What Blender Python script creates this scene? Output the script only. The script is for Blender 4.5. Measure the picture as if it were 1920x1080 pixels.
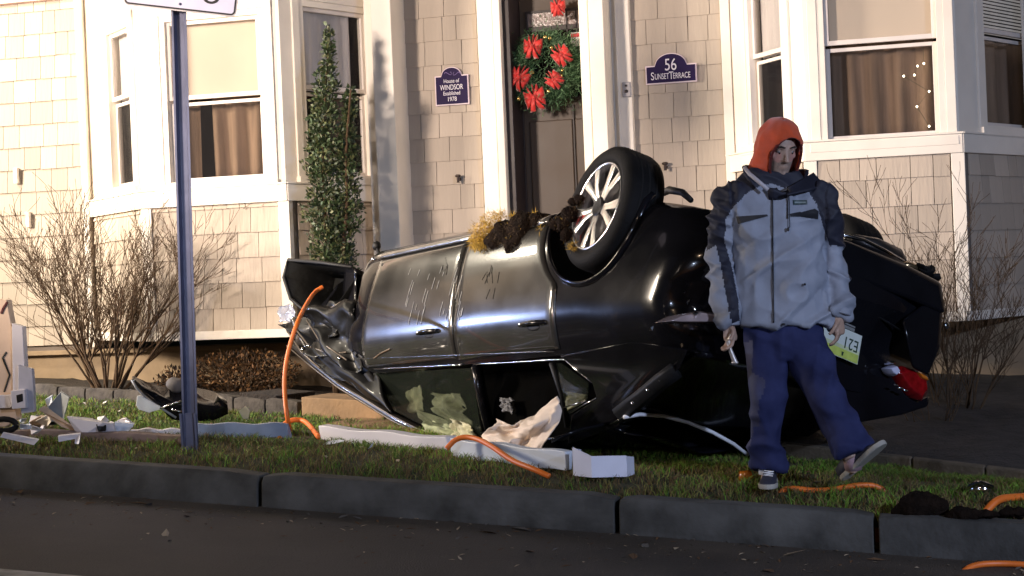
import bpy, bmesh, math, random
import numpy as np
from mathutils import Vector, Matrix, noise
from mathutils.bvhtree import BVHTree
random.seed(7); RNG = np.random.default_rng(7)
for o in list(bpy.data.objects): bpy.data.objects.remove(o)
SC = bpy.context.scene; COL = SC.collection
# ------------------------------------------------------------------ camera
FPX, YAW, ROLL, PIT = 3080.0, math.atan(3080/11960), 0.042, -20/3080.0
Fv = Vector((-math.sin(YAW)*math.cos(PIT), math.cos(YAW)*math.cos(PIT), math.sin(PIT)))
R0 = Vector((math.cos(YAW), math.sin(YAW), 0)); U0 = R0.cross(Fv)
Rv = math.cos(ROLL)*R0 - math.sin(ROLL)*U0
Uv = math.sin(ROLL)*R0 + math.cos(ROLL)*U0
cam = bpy.data.objects.new('camera', bpy.data.cameras.new('camera')); COL.objects.link(cam)
cam.matrix_world = Matrix(((Rv.x, Uv.x, -Fv.x, 0), (Rv.y, Uv.y, -Fv.y, 0), (Rv.z, Uv.z, -Fv.z, 0), (0, 0, 0, 1)))
cam.data.sensor_width = 36; cam.data.lens = 36*FPX/1920; cam.data.clip_start = .05; cam.data.clip_end = 500
SC.camera = cam
# ------------------------------------------------------------------ night sky and lamps
W = bpy.data.worlds.new('World'); SC.world = W; W.use_nodes = True
nt = W.node_tree; bg = nt.nodes['Background']
sky = nt.nodes.new('ShaderNodeTexSky'); sky.sky_type = 'NISHITA'; sky.sun_disc = False
sky.sun_elevation = math.radians(2); sky.sun_rotation = math.radians(200)
nt.links.new(sky.outputs[0], bg.inputs[0]); bg.inputs[1].default_value = 0.012
def lamp(name, kind, loc, target, power, color, size=.3, spot=None):
    d = bpy.data.lights.new(name, kind); d.energy = power; d.color = color
    if kind == 'AREA': d.shape = 'DISK'; d.size = size
    else: d.shadow_soft_size = size
    if kind == 'SPOT': d.spot_size = math.radians(spot or 60); d.spot_blend = .6
    o = bpy.data.objects.new(name, d); COL.objects.link(o); o.location = loc
    o.rotation_euler = (Vector(target)-Vector(loc)).to_track_quat('-Z', 'Y').to_euler()
    return o
lamp('flood_lamp', 'SPOT', (-12.3, 7.6, 2.7), (-3.5, 12.8, .9), 6600, (1, .85, .68), .8, 64)
o = lamp('street_flood', 'SPOT', (-8, 1, 2.4), (-3.0, 13.1, 1.9), 7200, (1, .82, .68), .6, 37); o.scale = (1.3, 1, 1); o.data.spot_blend = .75
lamp('house_corner_lamp', 'SPOT', (-9.6, 11.4, 3.3), (-7.6, 13.1, 1.0), 620, (1, .89, .70), .15, 120)
lamp('neighbour_wall_fill', 'SPOT', (-17, 8.5, 3.2), (-19, 13.2, 2.2), 2600, (1, .80, .58), .2, 120)  # added unseen flood: brightens the left wall for the car's reflections
lamp('rescue_work_lamp', 'SPOT', (-11.8, 10.9, .58), (-2.5, 9.4, -.2), 900, (.42, .55, 1.0), .09, 50)
lamp('rescue_truck_lamp', 'SPOT', (4.6, 2.6, 1.7), (-.8, 10, .1), 1450, (.58, .70, 1.0), .12, 80)
lamp('ambient_fill_lamp', 'SPOT', (-3, -3, 6), (-2, 9, -1), 400, (1, .72, .48), .3, 75)  # added warm fill for car trims and lawn, not a lamp in view
lamp('rescue_truck_beacon', 'SPOT', (-5.0, 3.0, .9), (-1.95, 8.8, .2), 90, (1, .12, .06), .1, 9)
lamp('rescue_hand_lamp', 'SPOT', (-3.2, 1.2, 1.3), (-2.3, 9, -.75), 260, (.62, .74, 1.0), .08, 46)
SC.render.engine = 'CYCLES'
SC.view_settings.view_transform = 'Standard'; SC.view_settings.look = 'None'
SC.view_settings.exposure = 0; SC.view_settings.gamma = 1
# ------------------------------------------------------------------ helpers
def ray(px, py): return Fv + Rv*((px-960)/FPX) + Uv*((540-py)/FPX)
def pix(px, py, d): return ray(px, py)*d                       # image point at a depth along the view axis
def on_y(px, py, Y): r = ray(px, py); return r*(Y/r.y)         # on the vertical plane y = Y
def gz(x, y): return -1.037 - .0542*x - .0099*y                # the sloping ground
def on_g(px, py, up=0.0):
    r = ray(px, py); t = (-1.037+up)/(r.z+.0542*r.x+.0099*r.y); return r*t
MATS = {}
def mat(name, col, rough=.7, metal=0.0, var=.15, scale=8.0, bump=.1, bscale=60.0, coat=0.0, col2=None, stretch=None,
        emit=0.0, objvar=0.0, alpha=1.0, trans=0.0, spec=.5, bdist=.01, sheen=0.0, rvar=.1):
    if name in MATS: return MATS[name]
    m = bpy.data.materials.new(name); m.use_nodes = True; t = m.node_tree; N = t.nodes; L = t.links
    b = N['Principled BSDF']; tc = N.new('ShaderNodeTexCoord'); mp = N.new('ShaderNodeMapping')
    L.new(tc.outputs['Object'], mp.inputs[0])
    if stretch: mp.inputs['Scale'].default_value = stretch
    n = N.new('ShaderNodeTexNoise'); n.inputs['Scale'].default_value = scale; n.inputs['Detail'].default_value = 6
    L.new(mp.outputs[0], n.inputs[0])
    r = N.new('ShaderNodeValToRGB'); c2 = col2 or tuple(min(1, c*(1+var)) for c in col)
    r.color_ramp.elements[0].position = .32; r.color_ramp.elements[1].position = .68
    r.color_ramp.elements[0].color = (*[c*(1-var) for c in col], 1); r.color_ramp.elements[1].color = (*c2, 1)
    L.new(n.outputs[0], r.inputs[0]); out = r.outputs[0]
    if objvar:
        oi = N.new('ShaderNodeObjectInfo'); mr = N.new('ShaderNodeMapRange'); mr.inputs['To Min'].default_value = 1-objvar
        mr.inputs['To Max'].default_value = 1+objvar; L.new(oi.outputs['Random'], mr.inputs[0])
        hs = N.new('ShaderNodeHueSaturation'); L.new(mr.outputs[0], hs.inputs['Value']); L.new(out, hs.inputs['Color']); out = hs.outputs[0]
    L.new(out, b.inputs['Base Color'])
    b.inputs['Metallic'].default_value = metal; b.inputs['Specular IOR Level'].default_value = spec
    rm = N.new('ShaderNodeMapRange'); rm.inputs['To Min'].default_value = max(.02, rough-rvar*rough); rm.inputs['To Max'].default_value = min(1, rough+rvar*rough*1.5)
    L.new(n.outputs[0], rm.inputs[0]); L.new(rm.outputs[0], b.inputs['Roughness'])
    if coat: b.inputs['Coat Weight'].default_value = coat; b.inputs['Coat Roughness'].default_value = .04
    if sheen: b.inputs['Sheen Weight'].default_value = sheen
    if bump:
        n2 = N.new('ShaderNodeTexNoise'); n2.inputs['Scale'].default_value = bscale; n2.inputs['Detail'].default_value = 5
        L.new(mp.outputs[0], n2.inputs[0]); bp = N.new('ShaderNodeBump'); bp.inputs['Strength'].default_value = bump
        bp.inputs['Distance'].default_value = bdist; L.new(n2.outputs[0], bp.inputs['Height']); L.new(bp.outputs[0], b.inputs['Normal'])
    if emit: b.inputs['Emission Color'].default_value = (*col, 1); b.inputs['Emission Strength'].default_value = emit
    if alpha < 1: b.inputs['Alpha'].default_value = alpha
    if trans: b.inputs['Transmission Weight'].default_value = trans
    MATS[name] = m; return m
def root_base(o):
    b = Vector((0, 0, 0))
    while o is not None: b += o.location; o = o.parent
    return b
def tag(o, label=None, cat=None, group=None, kind=None):
    for k, v in (('label', label), ('category', cat), ('group', group), ('kind', kind)):
        if v: o[k] = v
    return o
def empty(name, loc, label, cat, group=None):
    o = bpy.data.objects.new(name, None); COL.objects.link(o); o.location = loc; o.empty_display_size = .1
    return tag(o, label, cat, group)
class MB:
    def __init__(s): s.v = []; s.f = []; s.m = []
    def add(s, vs, fs, mi=0):
        n = len(s.v); s.v += [Vector(v) for v in vs]; s.f += [tuple(i+n for i in f) for f in fs]; s.m += [mi]*len(fs); return s
    def box(s, x0, x1, y0, y1, z0, z1, mi=0):
        return s.add([(x, y, z) for z in (z0, z1) for y in (y0, y1) for x in (x0, x1)],
                     [(0, 2, 3, 1), (4, 5, 7, 6), (0, 1, 5, 4), (2, 6, 7, 3), (0, 4, 6, 2), (1, 3, 7, 5)], mi)
    def obox(s, o, u, n, w, h, d, up=(0, 0, 1), mi=0):   # box from corner o along u (w), up (h), depth n (d)
        o, u, n, k = Vector(o), Vector(u)*w, Vector(n)*d, Vector(up)*h
        return s.add([o, o+u, o+n, o+u+n, o+k, o+u+k, o+n+k, o+u+n+k],
                     [(0, 2, 3, 1), (4, 5, 7, 6), (0, 1, 5, 4), (2, 6, 7, 3), (0, 4, 6, 2), (1, 3, 7, 5)], mi)
    def prism(s, poly, off, mi=0):                         # polygon (3D points) swept along off
        n = len(poly); off = Vector(off); P = [Vector(p) for p in poly]
        return s.add(P+[p+off for p in P], [tuple(range(n))[::-1], tuple(range(n, 2*n))]+[(i, (i+1) % n, (i+1) % n+n, i+n) for i in range(n)], mi)
    def tube(s, pts, rad, n=8, mi=0, cap=True):
        pts = [Vector(p) for p in pts]; rad = rad if isinstance(rad, list) else [rad]*len(pts)
        vs = []; ref = None
        for i, p in enumerate(pts):
            t = (pts[min(i+1, len(pts)-1)]-pts[max(i-1, 0)]).normalized()
            if ref is None: ref = t.orthogonal().normalized()
            ref = (ref-t*ref.dot(t)).normalized() if (ref-t*ref.dot(t)).length > 1e-5 else t.orthogonal().normalized()
            b = t.cross(ref); r = rad[i]; ra, rb = r if hasattr(r, '__len__') else (r, r)
            vs += [p+ref*(math.cos(2*math.pi*k/n)*ra)+b*(math.sin(2*math.pi*k/n)*rb) for k in range(n)]
        fs = [(i*n+k, i*n+(k+1) % n, (i+1)*n+(k+1) % n, (i+1)*n+k) for i in range(len(pts)-1) for k in range(n)]
        if cap: fs += [tuple(range(n))[::-1], tuple((len(pts)-1)*n+k for k in range(n))]
        return s.add(vs, fs, mi)
    def rings(s, rings, mi=0, cap=True, closed=True):
        n = len(rings[0]); vs = [v for r in rings for v in r]; e = n if closed else n-1
        fs = [(i*n+k, i*n+(k+1) % n, (i+1)*n+(k+1) % n, (i+1)*n+k) for i in range(len(rings)-1) for k in range(e)]
        if cap: fs += [tuple(range(n))[::-1], tuple((len(rings)-1)*n+k for k in range(n))]
        return s.add(vs, fs, mi)
    def ell(s, c, a, b, d, ax=None, mi=0, nu=16, nv=10):    # ellipsoid, ax = 3 axes
        ax = ax or (Vector((1, 0, 0)), Vector((0, 1, 0)), Vector((0, 0, 1))); c = Vector(c)
        rg = []
        for j in range(1, nv):
            ph = math.pi*j/nv-math.pi/2
            rg.append([c+ax[0]*(a*math.cos(ph)*math.cos(2*math.pi*k/nu))+ax[1]*(b*math.cos(ph)*math.sin(2*math.pi*k/nu))+ax[2]*(d*math.sin(ph)) for k in range(nu)])
        return s.rings(rg, mi)
    def grid(s, fn, nu, nv, mi=0):
        vs = [fn(i/nu, j/nv) for j in range(nv+1) for i in range(nu+1)]
        return s.add(vs, [(j*(nu+1)+i, j*(nu+1)+i+1, (j+1)*(nu+1)+i+1, (j+1)*(nu+1)+i) for j in range(nv) for i in range(nu)], mi)
    def build(s, name, m, parent=None, smooth=False, solid=0.0, bevel=0.0, loc=None, local=False, recalc=True, weld=False):
        me = bpy.data.meshes.new(name)
        base = Vector((0, 0, 0)) if (local or parent is None) else root_base(parent)
        if loc is not None: base = Vector(loc)
        me.from_pydata([v-base for v in s.v], [], s.f); me.update()
        for q in (m if isinstance(m, (list, tuple)) else [m]): me.materials.append(q)
        me.polygons.foreach_set('material_index', s.m)
        if recalc or weld:
            bm = bmesh.new(); bm.from_mesh(me)
            if weld: bmesh.ops.remove_doubles(bm, verts=bm.verts, dist=1e-5)
            if recalc: bmesh.ops.recalc_face_normals(bm, faces=bm.faces)
            bm.to_mesh(me); bm.free()
        if smooth:
            me.polygons.foreach_set('use_smooth', [True]*len(me.polygons))
            if smooth != 'all': me.set_sharp_from_angle(angle=math.radians(38))
        o = bpy.data.objects.new(name, me); COL.objects.link(o)
        if parent is not None: o.parent = parent
        elif loc is not None: o.location = base
        if solid: q = o.modifiers.new('s', 'SOLIDIFY'); q.thickness = solid; q.offset = 0
        if bevel: q = o.modifiers.new('b', 'BEVEL'); q.width = bevel; q.segments = 2; q.limit_method = 'ANGLE'; q.angle_limit = math.radians(40)
        return o
def apply_mods(o):
    dg = bpy.context.evaluated_depsgraph_get(); dg.update()
    me = bpy.data.meshes.new_from_object(o.evaluated_get(dg)); o.modifiers.clear(); old = o.data; o.data = me; bpy.data.meshes.remove(old); return o
def displace(o, fn):
    me = o.data; vs = [v.co.copy() for v in me.vertices]; ns = [v.normal.copy() for v in me.vertices]
    for v, c, n in zip(me.vertices, vs, ns): v.co = c + fn(c, n)
    me.update()
def fbm(p, s, o=3): return noise.fractal(Vector(p)*s, 1.0, 2.0, o)
def bvh_of(o): return BVHTree.FromPolygons([o.matrix_world @ v.co if False else v.co+root_base(o) for v in o.data.vertices], [p.vertices for p in o.data.polygons])
def hit(bv, px, py, off=0.0):
    d = ray(px, py); loc, n, i, dist = bv.ray_cast(Vector((0, 0, 0)), d)
    if loc is None: return None
    return loc - d.normalized()*off
def strip(mb, bv, pts, w, off=.004, mi=0, flat=False):            # a flat ribbon or cord laid on a surface along image points
    P = [hit(bv, x, y, off) for x, y in pts]; P = [p for p in P if p is not None]
    if len(P) > 1: mb.tube(P, w, 6, mi)
def patch(mb, bv, q, nu, nv, off=.004, th=.004, mi=0):            # quad of image points laid on a surface with thickness
    q = [Vector((a, b)) for a, b in q]
    def at(u, v):
        p = q[0]*(1-u)*(1-v)+q[1]*u*(1-v)+q[2]*u*v+q[3]*(1-u)*v; return hit(bv, p.x, p.y, off)
    G = [[at(i/nu, j/nv) for i in range(nu+1)] for j in range(nv+1)]
    if any(p is None for r in G for p in r): return
    flat = [p for r in G for p in r]; d = Fv*th; n = len(flat); W1 = nu+1
    fs = []
    for j in range(nv):
        for i in range(nu):
            a = j*W1+i; fs += [(a, a+1, a+1+W1, a+W1), (a+n, a+W1+n, a+1+W1+n, a+1+n)]
    edge = [i for i in range(W1)]+[j*W1+nu for j in range(1, nv+1)]+[nv*W1+i for i in range(nu-1, -1, -1)]+[j*W1 for j in range(nv-1, 0, -1)]
    for a, b in zip(edge, edge[1:]+edge[:1]): fs.append((a, a+n, b+n, b))
    mb.add(flat+[p+d for p in flat], fs, mi)
def text_mesh(body, size, m, name, parent, mtx, extrude=.002, spacing=1.0, sx=1.0):
    c = bpy.data.curves.new(name, 'FONT'); c.body = body; c.size = size; c.align_x = 'CENTER'; c.align_y = 'CENTER'; c.extrude = extrude; c.space_character = spacing
    t = bpy.data.objects.new('tmp', c); COL.objects.link(t); dg = bpy.context.evaluated_depsgraph_get(); dg.update()
    me = bpy.data.meshes.new_from_object(t.evaluated_get(dg)); bpy.data.objects.remove(t); bpy.data.curves.remove(c)
    me.transform(Matrix.Diagonal((sx, 1, 1, 1))); me.transform(mtx); me.materials.clear(); me.materials.append(m)
    o = bpy.data.objects.new(name, me); COL.objects.link(o)
    if parent is not None:
        o.parent = parent
    return o
# ------------------------------------------------------------------ materials
shingle_m = mat('shingle_paint', (.465, .395, .325), .75, var=.14, scale=3, bump=.5, bscale=30, stretch=(1, 1, .12), objvar=.13)
trim_m = mat('white_trim_paint', (.80, .74, .66), .5, var=.05, scale=4, bump=.08, bscale=40)
wall_m = mat('sheathing', (.20, .165, .14), .9)
found_m = mat('foundation_render', (.30, .22, .14), .9, var=.25, scale=3, bump=.4, bscale=25)
sash_m = mat('window_sash', (.72, .66, .62), .45, var=.04)
blind_m = mat('cream_blind', (.80, .66, .52), .8, var=.04, scale=2, bump=.03, emit=.16)  # slight glow added so the blind reads brighter
curtain_m = mat('tan_curtain', (.27, .18, .12), .9, var=.25, scale=3, stretch=(6, 6, .5), bump=.2, bscale=8, emit=.035)  # weak added emission lifts the curtain's brightness
lace_m = mat('pale_curtain', (.74, .68, .66), .9, var=.10, scale=3, stretch=(6, 6, .4), emit=.08)  # faint self-glow added to the lace
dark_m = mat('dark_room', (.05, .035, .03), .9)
door_m = mat('brown_door_paint', (.060, .038, .024), .5, var=.1, scale=3, bump=.05, bscale=20)
doorframe_m = mat('dark_door_frame', (.018, .011, .012), .5, var=.1)
glass_m = mat('window_glass', (.04, .04, .045), .06, alpha=.16, bump=0, var=.05)
# ------------------------------------------------------------------ setting: ground, kerb, road
grass_soil = mat('lawn_soil', (.026, .034, .008), .95, var=.45, scale=5, bump=.8, bscale=40, col2=(.055, .05, .02))
def sheet(name, m, xs, ys, up, lim=None, label=None):
    mb = MB(); nx, ny = len(xs)-1, len(ys)-1
    vs = [(x, y, up(x, y)) for y in ys for x in xs]
    mb.add(vs, [(j*(nx+1)+i, j*(nx+1)+i+1, (j+1)*(nx+1)+i+1, (j+1)*(nx+1)+i) for j in range(ny) for i in range(nx)])
    return mb.build(name, m, None, smooth='all')
KA, KB = Vector((-5.0, 8.12, 0)), Vector((.33, 7.42, 0)); kd = (KB-KA).normalized(); kn = Vector((-kd.y, kd.x, 0))
def kerb_y(x): return KA.y+(x-KA.x)*kd.y/kd.x
def gsurf(x, y):
    return gz(x, y) + .02*fbm((x, y, 0), .9, 3) - .075*math.exp(-max(0, y-kerb_y(x)-.17)/.22)
xs = [-60, -40, -25, -16, -12] + [-10+.16*i for i in range(90)] + [6, 10, 20, 40, 60]
mb = MB(); rows = [0, .06]+[.06+.16*i for i in range(1, 42)]+[8, 12, 30, 80]
vs = [(x, kerb_y(x)+.17+r, gsurf(x, kerb_y(x)+.17+r) + (-.04 if r == 0 else 0)) for r in rows for x in xs]; n = len(xs)
mb.add(vs, [(j*n+i, j*n+i+1, (j+1)*n+i+1, (j+1)*n+i) for j in range(len(rows)-1) for i in range(n-1)])
tag(mb.build('ground', grass_soil, None, smooth='all'), kind='structure')
road_m = mat('asphalt', (.050, .038, .028), .7, var=.4, scale=1.6, bump=1, bscale=120, bdist=.008)
mb = MB(); rr = [0, -.5, -1.2, -2, -3, -5, -9, -20, -60]
rz = lambda x, y: gz(x, y) - .205 - .012*(kerb_y(x)-y)*(1 if kerb_y(x)-y < 5 else 5/(kerb_y(x)-y))
vs = [(x, kerb_y(x)+.1+r, rz(x, kerb_y(x)+r)) for r in rr for x in xs]
mb.add(vs, [(j*n+i, j*n+i+1, (j+1)*n+i+1, (j+1)*n+i) for j in range(len(rr)-1) for i in range(n-1)])
tag(mb.build('road', road_m, None, smooth='all'), kind='structure')
kerb_m = mat('grey_granite', (.060, .058, .052), .85, var=.6, scale=5, bump=.9, bscale=38, bdist=.006, col2=(.085, .083, .078), objvar=.08)
joints = [-9.5, -7.6]+[on_y(px, py, 1).x/on_y(px, py, 1).y for px, py in ()]
def kerb_x_at(px):   # world x where the kerb face passes this image column
    r = ray(px, 930); t = KA.dot(kn)/Vector((r.x, r.y, 0)).dot(kn); return (r*t).x
JX = [-10.2, -8.3, -6.5, kerb_x_at(488), kerb_x_at(1155), kerb_x_at(1640), 1.7, 3.6, 5.5]
kerb = bpy.data.objects.new('kerb', None); COL.objects.link(kerb); kerb.location = (-2, kerb_y(-2), gz(-2, 8)); kerb['kind'] = 'structure'
KT = lambda x: gz(x, kerb_y(x))-.035
for a, b in zip(JX, JX[1:]):
    a += .012; b -= .012; mb = MB(); N = 14
    for i in range(N+1):
        pass
    rings = []
    for i in range(N+1):
        x = a+(b-a)*i/N; y = kerb_y(x); z = KT(x); w = .006*fbm((x*3, y, 2), 2)
        e = .014 if i in (0, N) else 0
        rings.append([Vector((x, y+w, z-.36)), Vector((x, y-.02+w, z-.2)), Vector((x, y+w-.004, z-.03-e)), Vector((x, y+.022+w, z-e+.3*w)), Vector((x, y+.15, z-e+.4*w)), Vector((x, y+.17, z-.02)), Vector((x, y+.17, z-.36))])
    mb.rings(rings); mb.build('kerb_stone', kerb_m, kerb, smooth=True, bevel=.006)
# edge line painted near side of the road
line_m = mat('worn_road_paint', (.42, .38, .32), .7, var=.4, scale=9)
mb = MB(); P0, P1 = pix(-60, 1062, 6.0), pix(190, 1086, 6.0)
p0 = Vector((-7.0, 0, 0))
def on_road(px, py):
    r = ray(px, py); t = 6.0
    for _ in range(30): 
        P = r*t; t *= rz(P.x, P.y)/P.z
    return r*t
a, b = on_road(0, 1068), on_road(160, 1082); d = (b-a); d.z = 0; d.normalize(); nn = Vector((d.y, -d.x, 0))
vs = []
for i in range(-6, 3):
    c = a+d*i*.6
    for w in (0, .12):
        q = c+nn*w; vs.append((q.x, q.y, rz(q.x, q.y)+.004))
mb.add(vs, [(2*i, 2*i+1, 2*i+3, 2*i+2) for i in range(8)]); tag(mb.build('road_edge_line', line_m), kind='structure')
# ------------------------------------------------------------------ townhouse
house = empty('townhouse', (-3, 13.15, gz(-3, 13.15)), 'tan shingled townhouse with white trim, two bay windows and a brown front door', 'house')
class Panel:
    def __init__(s, a, b):                    # plan points a -> b, left to right as seen from the street
        s.a = Vector((a[0], a[1], 0)); s.b = Vector((b[0], b[1], 0)); s.w = (s.b-s.a).length; s.u = (s.b-s.a).normalized(); s.n = Vector((s.u.y, -s.u.x, 0))
    def at(s, px, py):
        r = ray(px, py); t = s.a.dot(s.n)/r.dot(s.n); P = r*t; return (P-s.a).dot(s.u), P.z
    def P(s, u, z, d=0): return s.a+s.u*u+s.n*d+Vector((0, 0, z))
    def box(s, mb, u0, u1, z0, z1, d0, d1, mi=0): mb.obox(s.P(u0, z0, d0), s.u, s.n, u1-u0, z1-z0, d1-d0, mi=mi)
YM, YB = 13.15, 12.25
X = lambda px, Y, py=300: on_y(px, py, Y).x
xl = X(170, YM)
left = Panel((-9.6, YM), (xl, YM))
bl = Panel((xl, YM), (X(272, YB, 380), YB)); bm_ = Panel((X(272, YB, 380), YB), (X(537, YB, 365), YB)); br = Panel((X(537, YB, 365), YB), (X(708, YM, 365), YM))
mid = Panel((br.b.x, YM), (X(910, YM), YM))
rightw = Panel((X(1190, YM), YM), (X(1375, YM), YM))
cl = Panel((X(1375, YM), YM), (X(1515, YB, 300), YB)); cm = Panel((X(1515, YB, 300), YB), (X(1800, YB, 280), YB)); cr = Panel((X(1800, YB, 280), YB), (X(1800, YB, 280)+.5, YM))
ZT = 3.6; EXP = .2; Z0 = on_y(100, 653, YM).z
ZBL = on_y(400, 632, YB).z; ZBR = on_y(1650, 602, YB).z
sh_meshes = {}; SHN = [0]; stuff_sh = []
def shingle_mesh(w, h):
    k = (round(w*50), round(h*50))
    if k not in sh_meshes:
        mb = MB(); w = k[0]/50-.0045; t = .021
        mb.add([(0, 0, 0), (w, 0, 0), (0, -t, 0), (w, -t, 0), (0, .0, h), (w, 0, h), (0, -.006, h), (w, -.006, h)],
               [(0, 2, 3, 1), (4, 5, 7, 6), (0, 1, 5, 4), (2, 6, 7, 3), (0, 4, 6, 2), (1, 3, 7, 5)])
        me = bpy.data.meshes.new('shingle'); me.from_pydata(mb.v, [], mb.f); me.materials.append(shingle_m); me.update(); sh_meshes[k] = me
    return sh_meshes[k]
def proj(P): P = Vector(P); f = P.dot(Fv); return 960+FPX*P.dot(Rv)/f, 540-FPX*P.dot(Uv)/f
def shingles(p, wall, u0, u1, z0, z1, zref):
    ang = math.atan2(p.u.y, p.u.x); base = root_base(wall)
    k0 = math.floor((z0-zref)/EXP)
    for k in range(k0, int((z1-zref)/EXP)+1):
        zb = zref+k*EXP; zt = min(zb+EXP+.012, z1); zb = max(zb, z0)
        if zt-zb < .03: continue
        u = u0
        while u < u1-.01:
            w = min(random.choice((.12, .14, .16, .16, .18, .2, .22, .24)), u1-u)
            if u1-(u+w) < .06: w = u1-u
            w2 = max(.02, round(w*50)/50)
            c = p.P(u, zb+random.uniform(-.003, .003), .004); x, y = proj(c)
            vis = -60 < x < 1960 and -60 < y < 1140 and not (690 < x < 1330 and y > 500) and not (1380 < x < 1560 and y > 330) and not (1560 < x < 1740 and y > 560)
            me = shingle_mesh(w2, zt-zb)
            rot = Matrix.Rotation(ang, 4, 'Z')
            if vis and SHN[0] < 298 or (vis and x > 60 and SHN[0] < 298):
                o = bpy.data.objects.new('shingle', me); COL.objects.link(o); o.parent = wall
                o.location = c-base; o.rotation_euler = (0, 0, ang); SHN[0] += 1
            else: stuff_sh.append((me, Matrix.Translation(c) @ rot @ Matrix.Rotation(random.uniform(-.01, .01), 4, 'Y')))
            u += w
def wall(p, z0, z1, u0=0, u1=None, th=.12):
    mb = MB(); p.box(mb, u0, p.w if u1 is None else u1, z0, z1, -th, 0); return mb.build('wall', wall_m, house)
def board(p, u0, u1, z0, z1, d=.03, d0=0.0, name='trim_board', m=None, bev=.004):
    mb = MB(); p.box(mb, u0, u1, z0, z1, d0, d); return mb.build(name, m or trim_m, house, bevel=bev)
def window(p, q, zmeet_px, look, rail=.045):
    """q: image corners (x0,y_top,x1,y_bottom) of the glazed opening on panel p"""
    x0, yt, x1, yb = q; u0 = p.at(x0, (yt+yb)/2)[0]; u1 = p.at(x1, (yt+yb)/2)[0]
    z1 = p.at((x0+x1)/2, yt)[1]; z0 = p.at((x0+x1)/2, yb)[1]; zm = p.at((x0+x1)/2, zmeet_px)[1]
    if yt < 0: z1 = zm + (zm-z0)
    mb = MB()
    for a, b, c, d in ((u0-.05, u0, z0-.05, z1+.05), (u1, u1+.05, z0-.05, z1+.05), (u0, u1, z1, z1+.05), (u0, u1, z0-.05, z0)): p.box(mb, a, b, c, d, -.10, .015)
    wo = mb.build('window', trim_m, house, bevel=.004)
    for nm, (a, b), dp in (('upper_sash', (zm, z1), -.05), ('lower_sash', (zm-.02, z0), -.08)):
        mb = MB(); lo, hi = min(a, b), max(a, b); r = rail*.7
        hi_r = r if nm == 'upper_sash' else .028
        for A, B, C, D in ((u0, u0+r, lo, hi), (u1-r, u1, lo, hi), (u0+r, u1-r, lo, lo+(.035 if nm == 'upper_sash' else r)), (u0+r, u1-r, hi-hi_r, hi)): p.box(mb, A, B, C, D, dp, dp+.032)
        mb.build(nm, sash_m, wo, bevel=.003)
        mb = MB(); p.box(mb, u0+r, u1-r, lo+r, hi-.028, dp+.010, dp+.014); mb.build('pane', glass_m, wo)
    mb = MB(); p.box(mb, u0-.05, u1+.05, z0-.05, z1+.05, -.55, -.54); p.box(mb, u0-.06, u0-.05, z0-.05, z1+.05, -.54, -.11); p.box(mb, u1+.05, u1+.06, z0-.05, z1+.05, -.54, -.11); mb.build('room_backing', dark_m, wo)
    def drape(name, m, a, b, lo, hi, d, fold=.03, freq=40):
        g = MB(); g.grid(lambda s, t: p.P(a+(b-a)*s, lo+(hi-lo)*t, d+fold*math.sin(freq*(b-a)*s+.8*math.sin(3*s+t))*(1-.3*t)), max(8, int(90*(b-a))), 6)
        g.build(name, m, wo, smooth='all', solid=.004)
    if look == 'blind':
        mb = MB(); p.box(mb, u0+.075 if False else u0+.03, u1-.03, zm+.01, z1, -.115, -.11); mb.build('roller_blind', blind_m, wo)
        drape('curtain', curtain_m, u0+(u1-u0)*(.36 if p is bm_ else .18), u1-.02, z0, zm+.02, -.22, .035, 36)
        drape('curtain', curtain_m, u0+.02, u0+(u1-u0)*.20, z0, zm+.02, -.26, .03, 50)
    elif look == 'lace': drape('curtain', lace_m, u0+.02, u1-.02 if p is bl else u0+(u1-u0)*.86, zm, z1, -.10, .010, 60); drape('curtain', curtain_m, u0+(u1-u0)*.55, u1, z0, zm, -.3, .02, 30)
    elif look == 'slats':
        mb = MB()
        k = z1
        while k > zm+.03:
            mb.obox(p.P(u0+.03, k-.026, -.13), p.u, (p.n*.8+Vector((0, 0, .3))).normalized(), u1-u0-.06, .003, .022); k -= .026
        mb.build('slatted_blind', mat('white_slats', (.78, .75, .74), .5, emit=.22), wo)  # added glow: no lamp reaches these slats
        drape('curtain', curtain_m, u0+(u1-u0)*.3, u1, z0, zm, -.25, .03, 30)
    return wo, (u0, u1, z0, z1, zm)
# left plain wall
wl = wall(left, Z0-.02, ZT, -14.4+0, None); shingles(left, wl, left.w-2.1, left.w-.055, Z0+.03, 2.9, Z0)
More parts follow.
